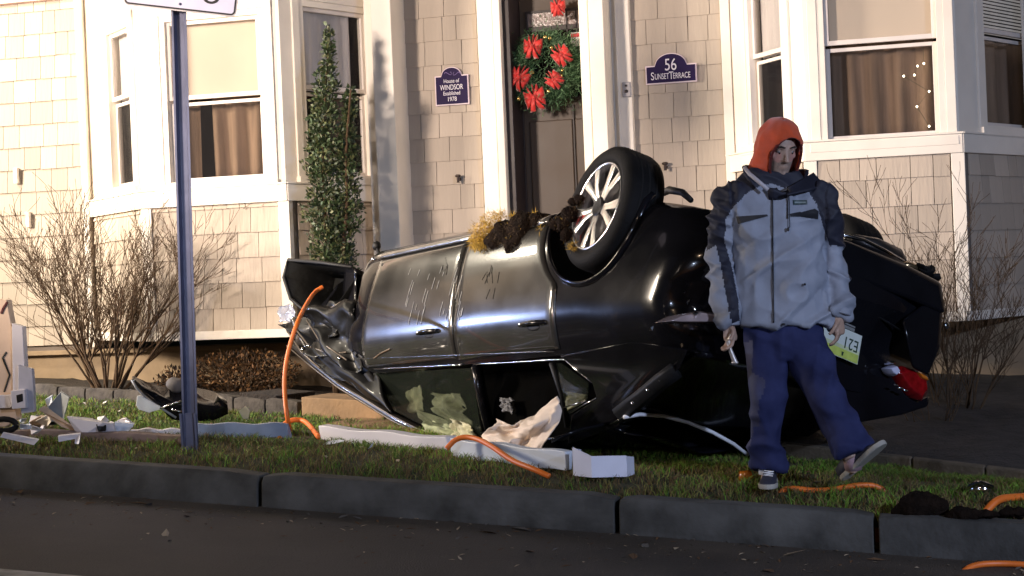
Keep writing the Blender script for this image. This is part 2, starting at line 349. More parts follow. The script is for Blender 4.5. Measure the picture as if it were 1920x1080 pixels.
# left bay
def bay(PL, PM, PR, zb, zs, wins, sillpx):
    for p in (PL, PM, PR):
        w = wall(p, zb, zs); w2 = []
        shingles(p, w, .07 if p is not PR else .10, p.w-(.07 if p is not PR else .0), zb+.05, zs-.001, zb+.03)
        mbx = MB(); p.box(mbx, -.004, p.w+.004, zb-.02, zb+.05, 0, .028); mbx.build('base_board', trim_m, house, bevel=.004)
        # corner boards
        if p is PM:
            board(p, -.03, .065, zb+.05, zs, .03, -.05, 'corner_board'); board(p, p.w-.065, p.w+.03, zb+.05, zs, .031, -.05, 'corner_board')
        mbx = MB(); p.box(mbx, -.02, p.w+.02, zs, zs+.135, -.02, .045); p.box(mbx, -.03, p.w+.03, zs+.135, zs+.15, -.02, .06); mbx.build('sill_band', trim_m, house, bevel=.004)
    f = MB(); f.add([PL.P(0, zb-.01), PM.P(0, zb-.01), PM.P(PM.w, zb-.01), PR.P(PR.w, zb-.01)], [(0, 1, 2, 3)]); f.build('bay_soffit', wall_m, house, solid=.02)
    for p, q, zm_, lk in wins:
        wo, (u0, u1, z0, z1, zm) = window(p, q, zm_, lk)
        lo = zs+.15
        for a, b, c, d in ((0, u0-.05, lo, ZT), (u1+.05, p.w, lo, ZT), (u0-.05, u1+.05, lo, z0-.05), (u0-.05, u1+.05, z1+.05, ZT)):
            if b-a > .01 and d-c > .005: board(p, a, b, c, d, .0, -.1, 'casing_board')
        board(p, u0-.12, u0-.05, z0-.02, z1+.12, .022, 0.0, 'window_trim'); board(p, u1+.05, min(u1+.12, p.w), z0-.02, z1+.12, .022, 0.0, 'window_trim')
        board(p, u0-.13, min(u1+.13, p.w), z0-.085, z0-.02, .05, 0.0, 'window_sill'); board(p, u0-.12, min(u1+.12, p.w), z1+.05, z1+.14, .026, 0.0, 'head_board')
        if p is PM: yield wo, p, (u0, u1, z0, z1, zm)
zsl = on_y(400, 380, YB).z; zsr = on_y(1650, 290, YB).z
r1 = list(bay(bl, bm_, br, ZBL, zsl-.02, [(bl, (207, 55, 247, 350), 185, 'lace'), (bm_, (315, 34, 490, 338), 183, 'blind'), (br, (572, 20, 690, 328), 171, 'lace')], None))
r2 = list(bay(cl, cm, cr, ZBR, zsr-.02, [(cl, (1408, -20, 1468, 265), 103, 'lace'), (cm, (1546, -90, 1756, 258), 78, 'blind'), (cr, (1842, -110, 1985, 240), 70, 'slats')], None))
# fairy lights in the right bay window
wo, p, (u0, u1, z0, z1, zm) = r2[0]
fl = empty('fairy_lights', p.P(u1-.1, z0+.3, -.16), 'string of seven tiny lit bulbs hanging behind the right bay window pane', 'string lights')
bulb_m = mat('bulb_glow', (1, .86, .6), .4, emit=14, bump=0); wire_m = mat('thin_wire', (.02, .05, .02), .6)
pts = []
for px, py in ((1732, 115), (1720, 120), (1714, 137), (1694, 139), (1742, 168), (1719, 197), (1742, 234)):
    u, z = p.at(px, py); P = p.P(u, z, -.13); pts.append(P); mb = MB(); mb.ell(P, .007, .007, .008, nu=8, nv=6); mb.build('bulb', bulb_m, fl, smooth='all')
mb = MB(); mb.tube([pts[0]+Vector((0, 0, .3))]+pts+[pts[-1]-Vector((0, 0, .1))], .0015, 4); mb.build('wire', wire_m, fl)
# pilaster right of the left bay
def pil(x0, x1, Y, name='pilaster', z0=None, Yb=YM, m=None):
    mb = MB(); mb.box(x0, x1, Y, Yb, z0 if z0 is not None else Z0-.05, ZT); return mb.build(name, m or trim_m, house, bevel=.006)
pil(X(706, 12.78), X(744, 12.78), 12.78)
pil(X(700, 12.95), X(707, 12.78), 12.86, 'trim_board')
mb = MB(); mb.box(X(744, 12.78)+.002, X(768, YM)-.005, 13.09, 13.14, Z0, ZT); mb.build('trim_board', trim_m, house, bevel=.004)
um = lambda px: (X(px, YM)-mid.a.x)
wm = wall(mid, Z0-.02, ZT); shingles(mid, wm, um(768), um(905), Z0+.03, 2.75, Z0+.05)
# door surround
pil(X(905, 13.05), X(934, 13.05), 13.05, 'door_casing'); pil(X(934, 13.02)+.001, X(948, 13.02), 13.02, 'door_casing', Yb=13.5)
pil(X(1096, 12.98), X(1113, 12.98), 12.98, 'door_casing', Yb=13.5)
pil(X(1114, 12.78), X(1142, 12.78), 12.78)
pil(X(1163, 13.05), X(1190, 13.05), 13.05, 'trim_board')
mb = MB(); mb.box(X(1113, 13.02), X(1163, 13.10), 13.10, 13.2, Z0, ZT); mb.build('trim_board', trim_m, house)
# door
DY = 13.42; dx0, dx1 = X(983, DY), X(983, DY)+.92; dz1 = on_y(1040, -60, DY).z; dz0 = Z0-.25
dbox = lambda mb, x0, x1, z0, z1, y0, y1: mb.box(x0, x1, y0, y1, z0, z1)
mb = MB(); mb.box(X(948, 13.3), dx0, DY-.02, DY+.08, dz0, dz1+.1); mb.box(X(948, 13.3)+.001, dx0, 13.1, DY-.02, dz0, dz1+.1); mb.build('door_frame', doorframe_m, house, bevel=.004)
mb = MB(); mb.box(dx0+.004, dx1, DY+.02, DY+.05, dz0, dz1); door = mb.build('door', door_m, house, bevel=.003)
zg0 = on_y(1040, 108, DY).z
def dpanel(x0, x1, z0, z1):
    mb = MB(); mb.box(x0, x1, DY+.004, DY+.02, z0, z1); mb.build('door_panel', door_m, door, bevel=.008)
stx = [X(992, DY), X(1078, DY), dx1-.03]
dpanel(stx[0]+.015, stx[1]-.01, dz0+.1, on_y(1040, 225, DY).z); dpanel(stx[1]+.012, stx[2], dz0+.1, on_y(1040, 225, DY).z)
mb = MB()
for a in (dx0+.0, stx[1]-.006): mb.box(a+.002, a+.014, DY-.004, DY+.003, dz0, zg0-.4)
mb.build('door_groove', doorframe_m, door)
mb = MB(); xg0, xg1 = X(1000, DY), dx1-.04; zg1 = on_y(1040, 22, DY).z
for x0, x1, z0, z1 in ((xg0-.02, xg1, zg1, zg1+.02), (xg0-.02, xg0, zg0-.35, zg1), (xg0, xg1, on_y(1050, 52, DY).z-.02, on_y(1050, 50, DY).z+.015), (X(1072, DY), X(1075, DY), zg0-.35, zg1), (X(1090, DY), X(1093, DY), zg0, zg1), (xg0, xg1, zg0-.35, zg0-.33)): mb.box(x0, x1, DY-.006, DY+.006, z0, z1)
mb.build('glazing_bar', doorframe_m, door, bevel=.002)
mb = MB(); zq = on_y(1050, 52, DY).z; mb.box(xg0, xg1, DY+.008, DY+.012, zg0-.33, zq); mb.build('door_glass', mat('dark_door_glass', (.012, .010, .012), .08, bump=.1, bscale=12), door)
mb = MB(); mb.box(xg0, xg1, DY+.008, DY+.012, zq, zg1); mb.build('door_glass', mat('leaded_glass', (.22, .17, .16), .25, var=.3, scale=14, bump=.4, bscale=40), door)
mb = MB(); mb.box(X(1080, DY), X(1098, DY), DY-.010, DY-.007, on_y(1090, 86, DY).z, on_y(1090, 60, DY).z); no = mb.build('door_notice', mat('notice_paper', (.7, .68, .7), .6), door)
mb = MB(); mb.box(X(1081, DY), X(1097, DY), DY-.013, DY-.011, on_y(1090, 69, DY).z, on_y(1090, 62, DY).z); mb.build('notice_header', mat('notice_red', (.55, .04, .05), .6), door)
mb = MB(); mb.box(X(948, DY), dx1+.3, DY+.09, DY+.1, dz0, ZT); mb.build('wall', doorframe_m, house)
mb = MB(); mb.box(X(948, 13.1), dx1+.2, 12.6, 13.4, dz0-.18, dz0-.02); mb.build('door_step', kerb_m, house, bevel=.01)
# right siding
wr = wall(rightw, Z0-.3, ZT); shingles(rightw, wr, .0, rightw.w-.06, Z0, 2.6, Z0+.09)
board(rightw, rightw.w-.055, rightw.w+.02, Z0-.2, ZT, .05, 0, 'corner_board')
# wall beyond and downspout etc
mb = MB(); mb.box(-9.7, X(1376, YM), 13.18, 13.35, -1.6, Z0-.02); mb.box(X(1376, YM), 8, 13.18, 13.35, -2.2, ZBR+.3); fo = mb.build('foundation', found_m, house)
mb = MB(); mb.box(-9.7, X(906, YM), 13.125, 13.18, Z0-.06, Z0-.02); mb.build('water_table', found_m, house, bevel=.004)
mb = MB(); mb.box(.9, 8, 13.16, 13.35, ZBR+.3, ZT); mb.build('wall', shingle_m, house)
mb = MB(); mb.box(-3.7, -2.2, 13.2, 13.5, -1.6, dz0-.02); mb.build('foundation', found_m, house)
mb = MB(); mb.box(left.b.x-.06, left.b.x, 13.08, 13.15, Z0, ZT); mb.build('corner_board', trim_m, house, bevel=.005)
mb = MB(); mb.box(-9.6, left.b.x-.06, 13.06, 13.148, on_y(80, 4, YM).z, on_y(80, 4, YM).z+.12); mb.build('band_board', mat('pinkish_band', (.62, .42, .38), .6), house, bevel=.005)
# remaining shingles joined
bmx = bmesh.new()
for me, mt in stuff_sh:
    t = me.copy(); t.transform(mt); bmx.from_mesh(t); bpy.data.meshes.remove(t)
me = bpy.data.meshes.new('shingle_field'); bmx.to_mesh(me); bmx.free(); me.transform(Matrix.Translation(-house.location)); me.materials.append(shingle_m) if not me.materials else None
o = bpy.data.objects.new('shingle_field', me); COL.objects.link(o); o.parent = house; o['kind'] = 'stuff'
print('shingle objects', SHN[0], 'joined', len(stuff_sh))
# outlet boxes / vents on siding
for px, py, Y, nm in ((862, 336, 13.12, 'hose_tap'), (1249, 313, 13.12, 'hose_tap')):
    P = on_y(px, py, Y); mb = MB(); mb.tube([P+Vector((0, .02, 0)), P-Vector((0, .05, 0))], .014, 8); mb.tube([P-Vector((0, .045, -.02)), P-Vector((0, .05, .03))], .012, 8); mb.ell(P-Vector((.0, .05, -.025)), .026, .01, .014, nu=10, nv=6); mb.build(nm, mat('dark_brass', (.05, .035, .03), .5, .6), house, smooth=True)
P = on_y(1175, 168, 13.04); mb = MB(); mb.box(P.x-.035, P.x+.035, 13.025, 13.05, P.z-.06, P.z+.06); db = mb.build('doorbell', mat('doorbell_grey', (.35, .33, .34), .4), house, bevel=.006)
mb = MB(); mb.ell((P.x, 13.02, P.z-.015), .014, .01, .014, nu=12, nv=6); mb.ell((P.x, 13.02, P.z+.03), .010, .01, .010, nu=12, nv=6); mb.build('doorbell_button', doorframe_m, db, smooth=True)
# white louvre tabs on left wall
for i, (px, py) in enumerate(((33, 330), (55, 412))):
    P = on_y(px, py, 13.13); mb = MB(); mb.box(P.x-.02, P.x+.02, 13.09, 13.13, P.z-.07, P.z+.07); mb.build('vent_cover', trim_m, house, bevel=.006)
# neighbour row continuing to the left along the street (seen in reflections)
nb = empty('neighbouring_house', (-18, 13.2, gz(-18, 13)), 'plain tan shingled house continuing the row beyond the left edge', 'house')
mb = MB(); mb.box(-30, -9.75, 13.2, 13.5, -.8, 6); mb.build('wall', shingle_m, nb)
for i in range(4):
    x = -28+5*i; mb = MB(); mb.box(x, x+1.2, 13.15, 13.2, .6, 2.4); f = mb.build('window', trim_m, nb); mb = MB(); mb.box(x+.1, x+1.1, 13.13, 13.15, .7, 2.3); mb.build('pane', dark_m, f)
# ------------------------------------------------------------------ plaques
navy = mat('navy_plaque', (.018, .009, .052), .6, var=.1, spec=.15); rim = mat('plaque_rim', (.75, .62, .68), .7, var=.05); letter = mat('plaque_letter', (.72, .68, .75), .45, var=.03)
def plaque(name, label, px0, px1, pyb, pysh, pytop, lines, notch=False):
    Y = 13.10; a = on_y(px0, pyb, Y); b = on_y(px1, pyb, Y); xc = (a.x+b.x)/2; w = (b.x-a.x); cpx = (px0+px1)/2
    zb = on_y(cpx, pyb, Y).z; zs = on_y(cpx, pysh, Y).z; zt = on_y(cpx, pytop, Y).z
    root = empty(name, (xc, Y, zb), label, 'sign')
    def outline(inset, y):
        pts = [(-w/2+inset, zb+inset), (w/2-inset, zb+inset), (w/2-inset, zs-inset)]
        r = w*(.31 if not notch else .30)
        pts += [(r*1.02, zs-inset)]
        n = 16; h = zt-zs-inset*.6
        pts += [((r-inset*.6)*math.cos(math.pi*i/n), zs-inset*.2+(h)*math.sin(math.pi*i/n)) for i in range(1, n)]
        pts += [(-r*1.02, zs-inset), (-w/2+inset, zs-inset)]
        return [(xc+x, y, z) for x, z in pts]
    mb = MB(); mb.prism(outline(0, Y), (0, .018, 0)); mb.build('rim', rim, root, bevel=.002)
    mb = MB(); mb.prism(outline(.010, Y-.004), (0, .005, 0)); mb.build('face', navy, root)
    for s, py, size, sx in lines:
        z = on_y(cpx, py, Y).z
        mt = Matrix.Translation((0, -.007, z-zb)) @ Matrix.Rotation(math.pi/2, 4, 'X')
        text_mesh(s, size, letter, 'lettering', root, mt, .0012, 1.0, sx)
    return root
plaque('house_number_sign', 'navy arched house number sign reading 56 right of the front door', 1211, 1307, 156, 121, 99, [('56', 122, .135, .75), ('S', 145, .09, .8)][:1])
pr = bpy.data.objects['house_number_sign']
def put(s, px, py, size, sx):
    P = on_y(px, py, 13.093); mt = Matrix.Translation(P-pr.location) @ Matrix.Rotation(math.pi/2, 4, 'X'); text_mesh(s, size, letter, 'lettering', pr, mt, .0012, 1.0, sx)
put('S', 1223.5, 144, .088, .72); put('UNSET', 1241, 143.8, .066, .58); put('T', 1258.5, 142, .088, .72); put('ERRACE', 1278, 141.4, .066, .60)
p2 = plaque('history_sign', 'navy shouldered plaque with four lines of white lettering left of the front door', 817, 880, 197, 141, 125, [('House of', 152, .045, .8), ('WINDSOR', 164, .062, .68), ('Established', 175, .046, .72), ('1978', 186, .052, .8)], True)
mb = MB()
for sx in (-1, 1):
    P = on_y(848+sx*8, 138, 13.092); mb.tube([P+Vector((sx*.03*math.cos(t), 0, .012*math.sin(2*t))) for t in [i*.5 for i in range(9)]], .003, 5)
mb.build('scroll_ornament', mat('scroll_lilac', (.2, .14, .32), .5), p2)
# ------------------------------------------------------------------ wreath and bow
WY = 13.28; wc = on_y(1026, 130, WY); wr_ = (on_y(1092, 130, WY).x-on_y(958, 130, WY).x)/2*.72
wreath = empty('wreath', wc, 'round green Christmas wreath with red bows and gold balls on the front door', 'wreath')
mb = MB(); g = [mat('fir_green', (.022, .07, .024), .7, var=.4), mat('fir_light', (.10, .19, .09), .7, var=.3)]
for i in range(12000):
    a = random.uniform(0, 2*math.pi); rr_ = random.gauss(0, .070); b = random.uniform(0, 2*math.pi)
    ctr = wc+Vector((math.cos(a)*(wr_+rr_*math.cos(b)), -.02-abs(rr_)*.8*abs(math.sin(b)), math.sin(a)*(wr_+rr_*math.cos(b))))
    d = Vector((math.cos(a), -.4, math.sin(a)))*random.uniform(.2, 1)+Vector((random.gauss(0, .7), random.gauss(0, .5), random.gauss(0, .7))); d.normalize()
    s = d.cross(Vector((random.random(), random.random(), random.random()))).normalized()*.0035; l = random.uniform(.03, .06)
    mb.add([ctr-s, ctr+s, ctr+d*l], [(0, 1, 2)], int(random.random() < .5))
mb.build('greenery', g, wreath, recalc=False)
mb = MB(); mb.tube([wc+Vector((math.cos(t)*wr_, -.01, math.sin(t)*wr_)) for t in [2*math.pi*i/24 for i in range(25)]], .035, 8); mb.build('inner_ring', mat('fir_core', (.015, .035, .012), .9), wreath)
red = mat('red_ribbon', (.46, .014, .010), .55, var=.25, scale=20, sheen=.3)
def bow(name, parent, P, s, rot=0.0, tails=2):
    R = Matrix.Rotation(rot, 3, 'Y'); mb = MB()
    def loop(dx, dz, w):
        pts = []
        for k in range(9):
            t = k/8; ang = math.pi*2*t
            pts.append(Vector((dx*s*(.5-.5*math.cos(ang)), -.03*math.sin(ang)*1.0-.02, dz*s*(.5-.5*math.cos(ang)))))
        rg = []
        for p_, k in zip(pts, range(9)):
            ww = w*s*1.25*(.3+.7*math.sin(math.pi*k/8)+.12*math.sin(5*k)); rg.append([P+R@(p_+Vector((0, 0, ww))), P+R@(p_+Vector((0, .006, -ww)))])
        mb.rings(rg, cap=False, closed=False)
    loop(-1, .25, .42); loop(1, .3, .42); loop(-.55, .8, .34); loop(.5, .85, .34); loop(-.95, -.45, .3); loop(.9, -.5, .3); loop(.05, .95, .3)
    for sx in ((-.45, .5) if tails == 2 else (-.5, .1, .55)):
        rg = []
        for k in range(6):
            t = k/5; c = Vector((sx*s*t, -.035-.02*math.sin(4*t), -1.25*s*t)); w = s*(.16+.13*t); rg.append([P+R@(c+Vector((-w, 0, 0))), P+R@(c+Vector((w, -.015, 0)))])
        mb.rings(rg, cap=False, closed=False)
    mb.ell(P+Vector((0, -.045, 0)), .14*s+.006, .02, .14*s+.006, nu=10, nv=6)
    return mb.build(name, red, parent, smooth='all', solid=.003)
for px, py, s, r in ((1000, 88, .085, .1), (1054, 104, .08, -.6), (975, 146, .09, .5), (1040, 150, .07, -.9), (1004, 184, .095, -.2)): bow('bow', wreath, on_y(px, py, WY-.10), s*.92, r)
gold = mat('gold_ball', (.85, .62, .22), .2, .9, var=.1)
for px, py in ((1031, 72), (1022, 70), (1034, 90), (998, 136), (1028, 171), (973, 185), (1055, 132), (1052, 142)):
    P = on_y(px, py, WY-.1); mb = MB(); mb.ell(P, .017, .017, .017, nu=10, nv=8); mb.build('gold_ball', gold, wreath, smooth='all')
bw = bow('hanging_bow', None, on_y(1047, 14, WY-.03), .062, 0, 3); tag(bw, 'small red ribbon bow hanging above the green wreath at the top of the door', 'bow')
# ------------------------------------------------------------------ overturned car
CM = Matrix(((-0.74927297, 0.6538941, -0.10494056), (0.65840742, 0.71843146, -0.22440125), (-0.07134205, -0.23723143, -0.96883)))
CO = Vector((-1.03288151, 8.17062588, 0.60137119))
car = empty('overturned_car', CO, 'black sedan lying upside down on its roof with a crushed front end', 'car')
car.matrix_world = Matrix.Translation(CO) @ CM.to_4x4()
CI = CM.transposed()
def cpx(px, py, ax, val):                        # image point on a plane of the car's own frame (0 length, 1 width, 2 height)
    o = CI @ (-CO); d = CI @ ray(px, py); return o + d*((val-o[ax])/d[ax])
paint = mat('black_car_paint', (.006, .006, .008), .14, .0, var=.3, scale=3, bump=.012, bscale=5, coat=.22, bdist=.05, rvar=.3, spec=.16)
dusty = mat('scraped_black_paint', (.036, .035, .033), .19, .30, var=.25, scale=3, bump=.02, bscale=9, coat=.8, rvar=.4)
blackp = mat('black_plastic', (.008, .008, .009), .55, spec=.25, var=.3, bump=.2, bscale=40)
liner = mat('wheel_well_liner', (.004, .004, .004), .9, spec=.1, bump=.4, bscale=30)
chrome = mat('chrome_trim', (.75, .75, .78), .14, 1.0, var=.1, bump=0)
tglass = mat('tinted_glass', (.01, .012, .012), .05, bump=.02, bscale=6, coat=.5)
under_m = mat('underbody_metal', (.035, .032, .03), .6, .5, var=.5, scale=12, bump=.5, bscale=20)
def sW(H):       # inward offset of the flank at height H
    K = [(.12, .10), (.17, .040), (.21, .018), (.26, .004), (.32, -.008), (.39, -.017), (.46, -.023), (.54, -.026), (.62, -.0265), (.69, -.024), (.75, -.018), (.80, -.008), (.85, .008), (.90, .028), (.97, .062), (1.2, .2)]
    for (a, u), (b, v) in zip(K, K[1:]):
        if H <= b: 
            t = max(0, (H-a)/(b-a)); t = t*t*(3-2*t) if 0 else t; return u+(v-u)*t
    return .2
def flank(L, H, off=0.0):
    w = sW(H)
    if L < .26: w += .12*((.26-L)/.26)**2.2
    if L > 3.6: w += .10*((L-3.6)/1.0)**1.5
    # broad dents
    w += .005*noise.noise(Vector((L*1.1, H*2.0, 3)))
    return Vector((L, w-off, H))
def crumple(p):
    if p.x > 3.36:
        k = min(1, (p.x-3.36)/.7); n = noise.noise_vector(p*2.6+Vector((3, 1, 7)))
        n2 = noise.noise_vector(p*7)
        p = p+Vector((n.x*.16-.10*k, n.y*.10+.05*k, n.z*.09))*k+n2*.03*k
    return p
HS = [.12, .17, .24, .32, .40, .48, .58, .68, .74, .80, .90, .97]; NW = 11
LS = [0, .04, .10, .18, .28, .42, .6, .8, 1.0, 1.2, 1.4, 1.7, 2.0, 2.3, 2.6, 2.9, 3.2, 3.34, 3.42, 3.52, 3.64, 3.76, 3.9, 4.04, 4.2, 4.34, 4.45]
def topH(L):
    if L < .9: return 1.0
    if L < 3.3: return .97
    return .97+.16*max(0, 1-abs(L-3.45)/.25)*0-.24*((L-3.3)/1.15)
def botH(L): return .12 + .15*max(0, min(1, (.9-L)/.9)) + .12*max(0, (L-3.5))
def Bp(L, i, j):          # i: height index, j: width index
    hi = HS[i]; t = (hi-.12)/(.97-.12); H = botH(L)+(topH(L)-botH(L))*t
    w0 = flank(L, .12+.85*t).y; s = j/NW; w = w0+(1.85-2*w0)*s
    if i == len(HS)-1: H += .045*math.sin(math.pi*s)
    Lp = L; c = ((s-.5)*2)**2
    k = max(0, 1-L/.5)
    if k > 0:
        bulge = -.10 if .2 < hi < .5 else (-.03 if hi < .62 else .03 if hi < .8 else .0)
        Lp = L + k*(bulge+.16*c)
    return crumple(Vector((Lp, w, H)))
nH = len(HS)
per = [(i, 0) for i in range(nH)]+[(nH-1, j) for j in range(1, NW+1)]+[(i, NW) for i in range(nH-2, -1, -1)]+[(0, j) for j in range(NW-1, 0, -1)]
mb = MB(); mb.rings([[Bp(L, i, j) for i, j in per] for L in LS], cap=False)
for Lc in (LS[0], LS[-1]): mb.add([Bp(Lc, i, j) for i in range(nH) for j in range(NW+1)], [(i*(NW+1)+j, i*(NW+1)+j+1, (i+1)*(NW+1)+j+1, (i+1)*(NW+1)+j) for i in range(nH-1) for j in range(NW)])
body = mb.build('body_shell', [paint, liner], car, local=True, smooth=True, weld=True)
cut = MB()
def cyl(c, r, w0, w1, mi=1, n=40):
    cut.rings([[Vector((c[0]+r*math.cos(2*math.pi*k/n), w, c[1]+r*math.sin(2*math.pi*k/n))) for k in range(n)] for w in (w0, w1)], mi)
cyl((.96, .20), .405, -.3, .36); cyl((.96, .20), .405, 1.5, 2.2); cyl((3.80, .22), .40, 1.5, 2.2)
cut.box(3.55, 4.25, -.3, .5, -.3, .52, 1)
co = cut.build('cutter', [paint, liner], None); co.matrix_world = car.matrix_world
q = body.modifiers.new('b', 'BOOLEAN'); q.object = co; q.operation = 'DIFFERENCE'; q.solver = 'EXACT'
bpy.context.view_layer.update(); apply_mods(body); bpy.data.objects.remove(co)
# arch lip
def arc(c, r, a0, a1, n, w=None, off=.0):
    return [flank(c[0]+r*math.cos(a0+(a1-a0)*k/n), c[1]+r*math.sin(a0+(a1-a0)*k/n), off) for k in range(n+1)]
mb = MB(); mb.tube(arc((.96, .20), .412, math.radians(-8), math.radians(188), 30, off=.004), [(.020, .012)]*31, 8); mb.build('wheel_arch_lip', paint, car, local=True, smooth='all')
# doors: proud skins following the flank
def door_skin(name, rear, front, H0, H1, m, nh=16, nl=14):
    mb = MB()
    def fn(u, v):
        H = H0+(H1-H0)*v; a, b = rear(H), front(H); L = a+(b-a)*u
        e = min(u, 1-u)*(b-a); f = min(v, 1-v)*(H1-H0); rr = .0045*(1-math.exp(-min(e, f)/.006))
        return flank(L, H, .002+rr)
    mb.grid(fn, nl, nh); return mb.build(name, m, car, local=True, smooth='all', solid=.006)
arch_f = lambda H, r=.455: .96+math.sqrt(max(.0, r*r-(H-.20)**2)) if abs(H-.20) < r else .96
fd = door_skin('front_door', lambda H: 2.262, lambda H: 3.36-.03*math.sin(H*6), .215, .93, dusty, 30, 30)
rd = door_skin('rear_door', lambda H: max(arch_f(H), 1.20) if H < .66 else 1.20, lambda H: 2.25, .215, .94, dusty, 30, 24)
mb = MB(); mb.grid(lambda u, v: flank(1.42+(3.40-1.42)*u, .135+.07*v, .014*math.sin(math.pi*v)+.004), 30, 5); mb.build('side_skirt', mat('skirt_grey', (.16, .155, .15), .22, .7, coat=.8), car, local=True, smooth='all', solid=.006)
mb = MB(); mb.tube([flank(L, .205, .006) for L in [1.44+.1*i for i in range(20)]], .006, 6); mb.build('skirt_seam', blackp, car, local=True, smooth='all')
# handles
for L, H in ((2.43, .765), (1.30, .795)):
    mb = MB(); c = flank(L, H); mb.tube([flank(L-.02+t, H, .012+.028*math.sin(math.pi*(t+.0)/.24)) for t in (0, .03, .06, .12, .18, .21, .24)], [(.012, .016)]*7, 8); h = mb.build('door_handle', paint, rd if L < 2 else fd, local=True, smooth='all')
    mb = MB(); mb.ell(flank(L-.005, H, .012), .016, .008, .016); mb.ell(flank(L+.20, H, .03), .02, .008, .009); mb.build('handle_chrome', chrome, h, local=True, smooth='all')
    mb = MB(); mb.ell(flank(L+.1, H+.0, .0), .085, .010, .04); mb.build('handle_cup', blackp, rd if L < 2 else fd, local=True, smooth='all')
# belt trims
def trim(pts, r, m=chrome, name='belt_trim'):
    mb = MB(); mb.tube(pts, r, 6); return mb.build(name, m, car, local=True, smooth='all')
bl_ = lambda px, py, off=.012: (lambda p: flank(p.x, p.z, off))(cpx(px, py, 1, .03))
trim([bl_(x, 692-(x-695)*.055) for x in range(700, 873, 20)], (.0045, .004))
trim([bl_(x, 682-(x-880)*.060) for x in range(882, 1052, 15)]+[bl_(1050, 672)]+[cpx(1080, 693, 1, .07), cpx(1110, 717, 1, .10)], .0045)
trim([bl_(x, 674-(x-675)*.045, .006) for x in range(675, 1040, 20)], (.004, .004), mat('crease_edge', (.12, .12, .125), .2, .8), 'crease_highlight')  # lighter grey line stands in for the highlight along the crease
# greenhouse: crushed roof, pillars, glass
G = {}
roofp = lambda L, s: Vector((L, .27+1.28*s, 1.385-.02*abs(L-2.0)-.22*s*s*.6+.02*math.sin(9*s+5*L)+.015*noise.noise(Vector((L*3, s*4, 1)))))
mb = MB(); mb.grid(lambda u, v: roofp(.95+1.85*u, v), 20, 14); mb.build('roof_panel', paint, car, local=True, smooth='all', solid=.03)
def pillar(pts, w, name='roof_pillar', m=blackp):
    mb = MB(); mb.tube(pts, w, 6); mb.build(name, m, car, local=True, smooth='all')
A = [cpx(545, 645, 1, .12), cpx(590, 683, 1, .14), cpx(640, 722, 1, .17), cpx(690, 752, 1, .22), cpx(740, 783, 1, .26), cpx(790, 808, 1, .28), cpx(850, 828, 1, .28), cpx(915, 826, 1, .28)]
pillar(A, [(.03, .02), (.035, .03), (.035, .035), (.03, .035), (.028, .032), (.026, .032), (.026, .03), (.02, .02)], 'roof_rail', mat('dark_bronze_rail', (.014, .012, .010), .35, .2, coat=.2))
trim([p+Vector((.0, -.036, -.012)) for p in A[2:-1]], .006, chrome if False else mat('rail_edge', (.12, .10, .08), .35, .5), 'rail_trim')
trim([p+Vector((.0, -.030, .018)) for p in A[0:-1]], .005, MATS['rail_edge'], 'rail_trim')
pillar([cpx(690, 700, 1, .1), cpx(715, 735, 1, .17), cpx(735, 770, 1, .24)], [(.05, .03)]*3)                         # mirror corner
pillar([cpx(893, 685, 1, .09), cpx(905, 750, 1, .2), cpx(925, 830, 1, .28)], [(.06, .03)]*3, 'door_pillar', paint)
pillar([cpx(1035, 680, 1, .09), cpx(1055, 740, 1, .2), cpx(1065, 800, 1, .28)], [(.022, .02)]*3, 'window_divider')
mb = MB(); QP = [(1050, 668, .05), (1110, 716, .09), (1119, 748, .14), (1072, 778, .20), (1064, 834, .27), (1160, 800, .24), (1172, 778, .22), (1225, 732, .12), (1275, 690, .05), (1290, 655, .04), (1180, 640, .03)]
mb.rings([[cpx(x, y, 1, w) for x, y, w in QP], [cpx(x, y, 1, w+.05) for x, y, w in QP]]); mb.build('rear_pillar', paint, car, local=True, smooth=True, bevel=.006)
pillar([Vector((1.0, 1.75, 1.0)), Vector((1.3, 1.55, 1.2))], [(.12, .05)]*2, 'rear_pillar', paint)
pillar([Vector((3.3, 1.78, .95)), Vector((2.5, 1.5, 1.2))], [(.05, .03)]*2)
mb = MB(); P = [(700, 700), (884, 690), (905, 826), (800, 800), (740, 770)]
mb.add([cpx(x, y, 1, .09+.0013*(y-690)) for x, y in P], [(0, 1, 2, 3, 4)]); 
door_glass = mb.build('front_window', tglass, car, local=True, solid=.005)
door_glass.data.materials.clear(); door_glass.data.materials.append(mat('side_glass', (.02, .025, .02), .05, alpha=.30, bump=0, coat=.5))
mb = MB(); mb.add([cpx(x, y, 1, .30) for x, y in [(690, 690), (1160, 670), (1160, 800), (1040, 850), (880, 840), (735, 780)]], [tuple(range(6))]); mb.build('cabin_trim', mat('cabin_dark', (.003, .003, .003), .95, spec=0), car, local=True, solid=.02)
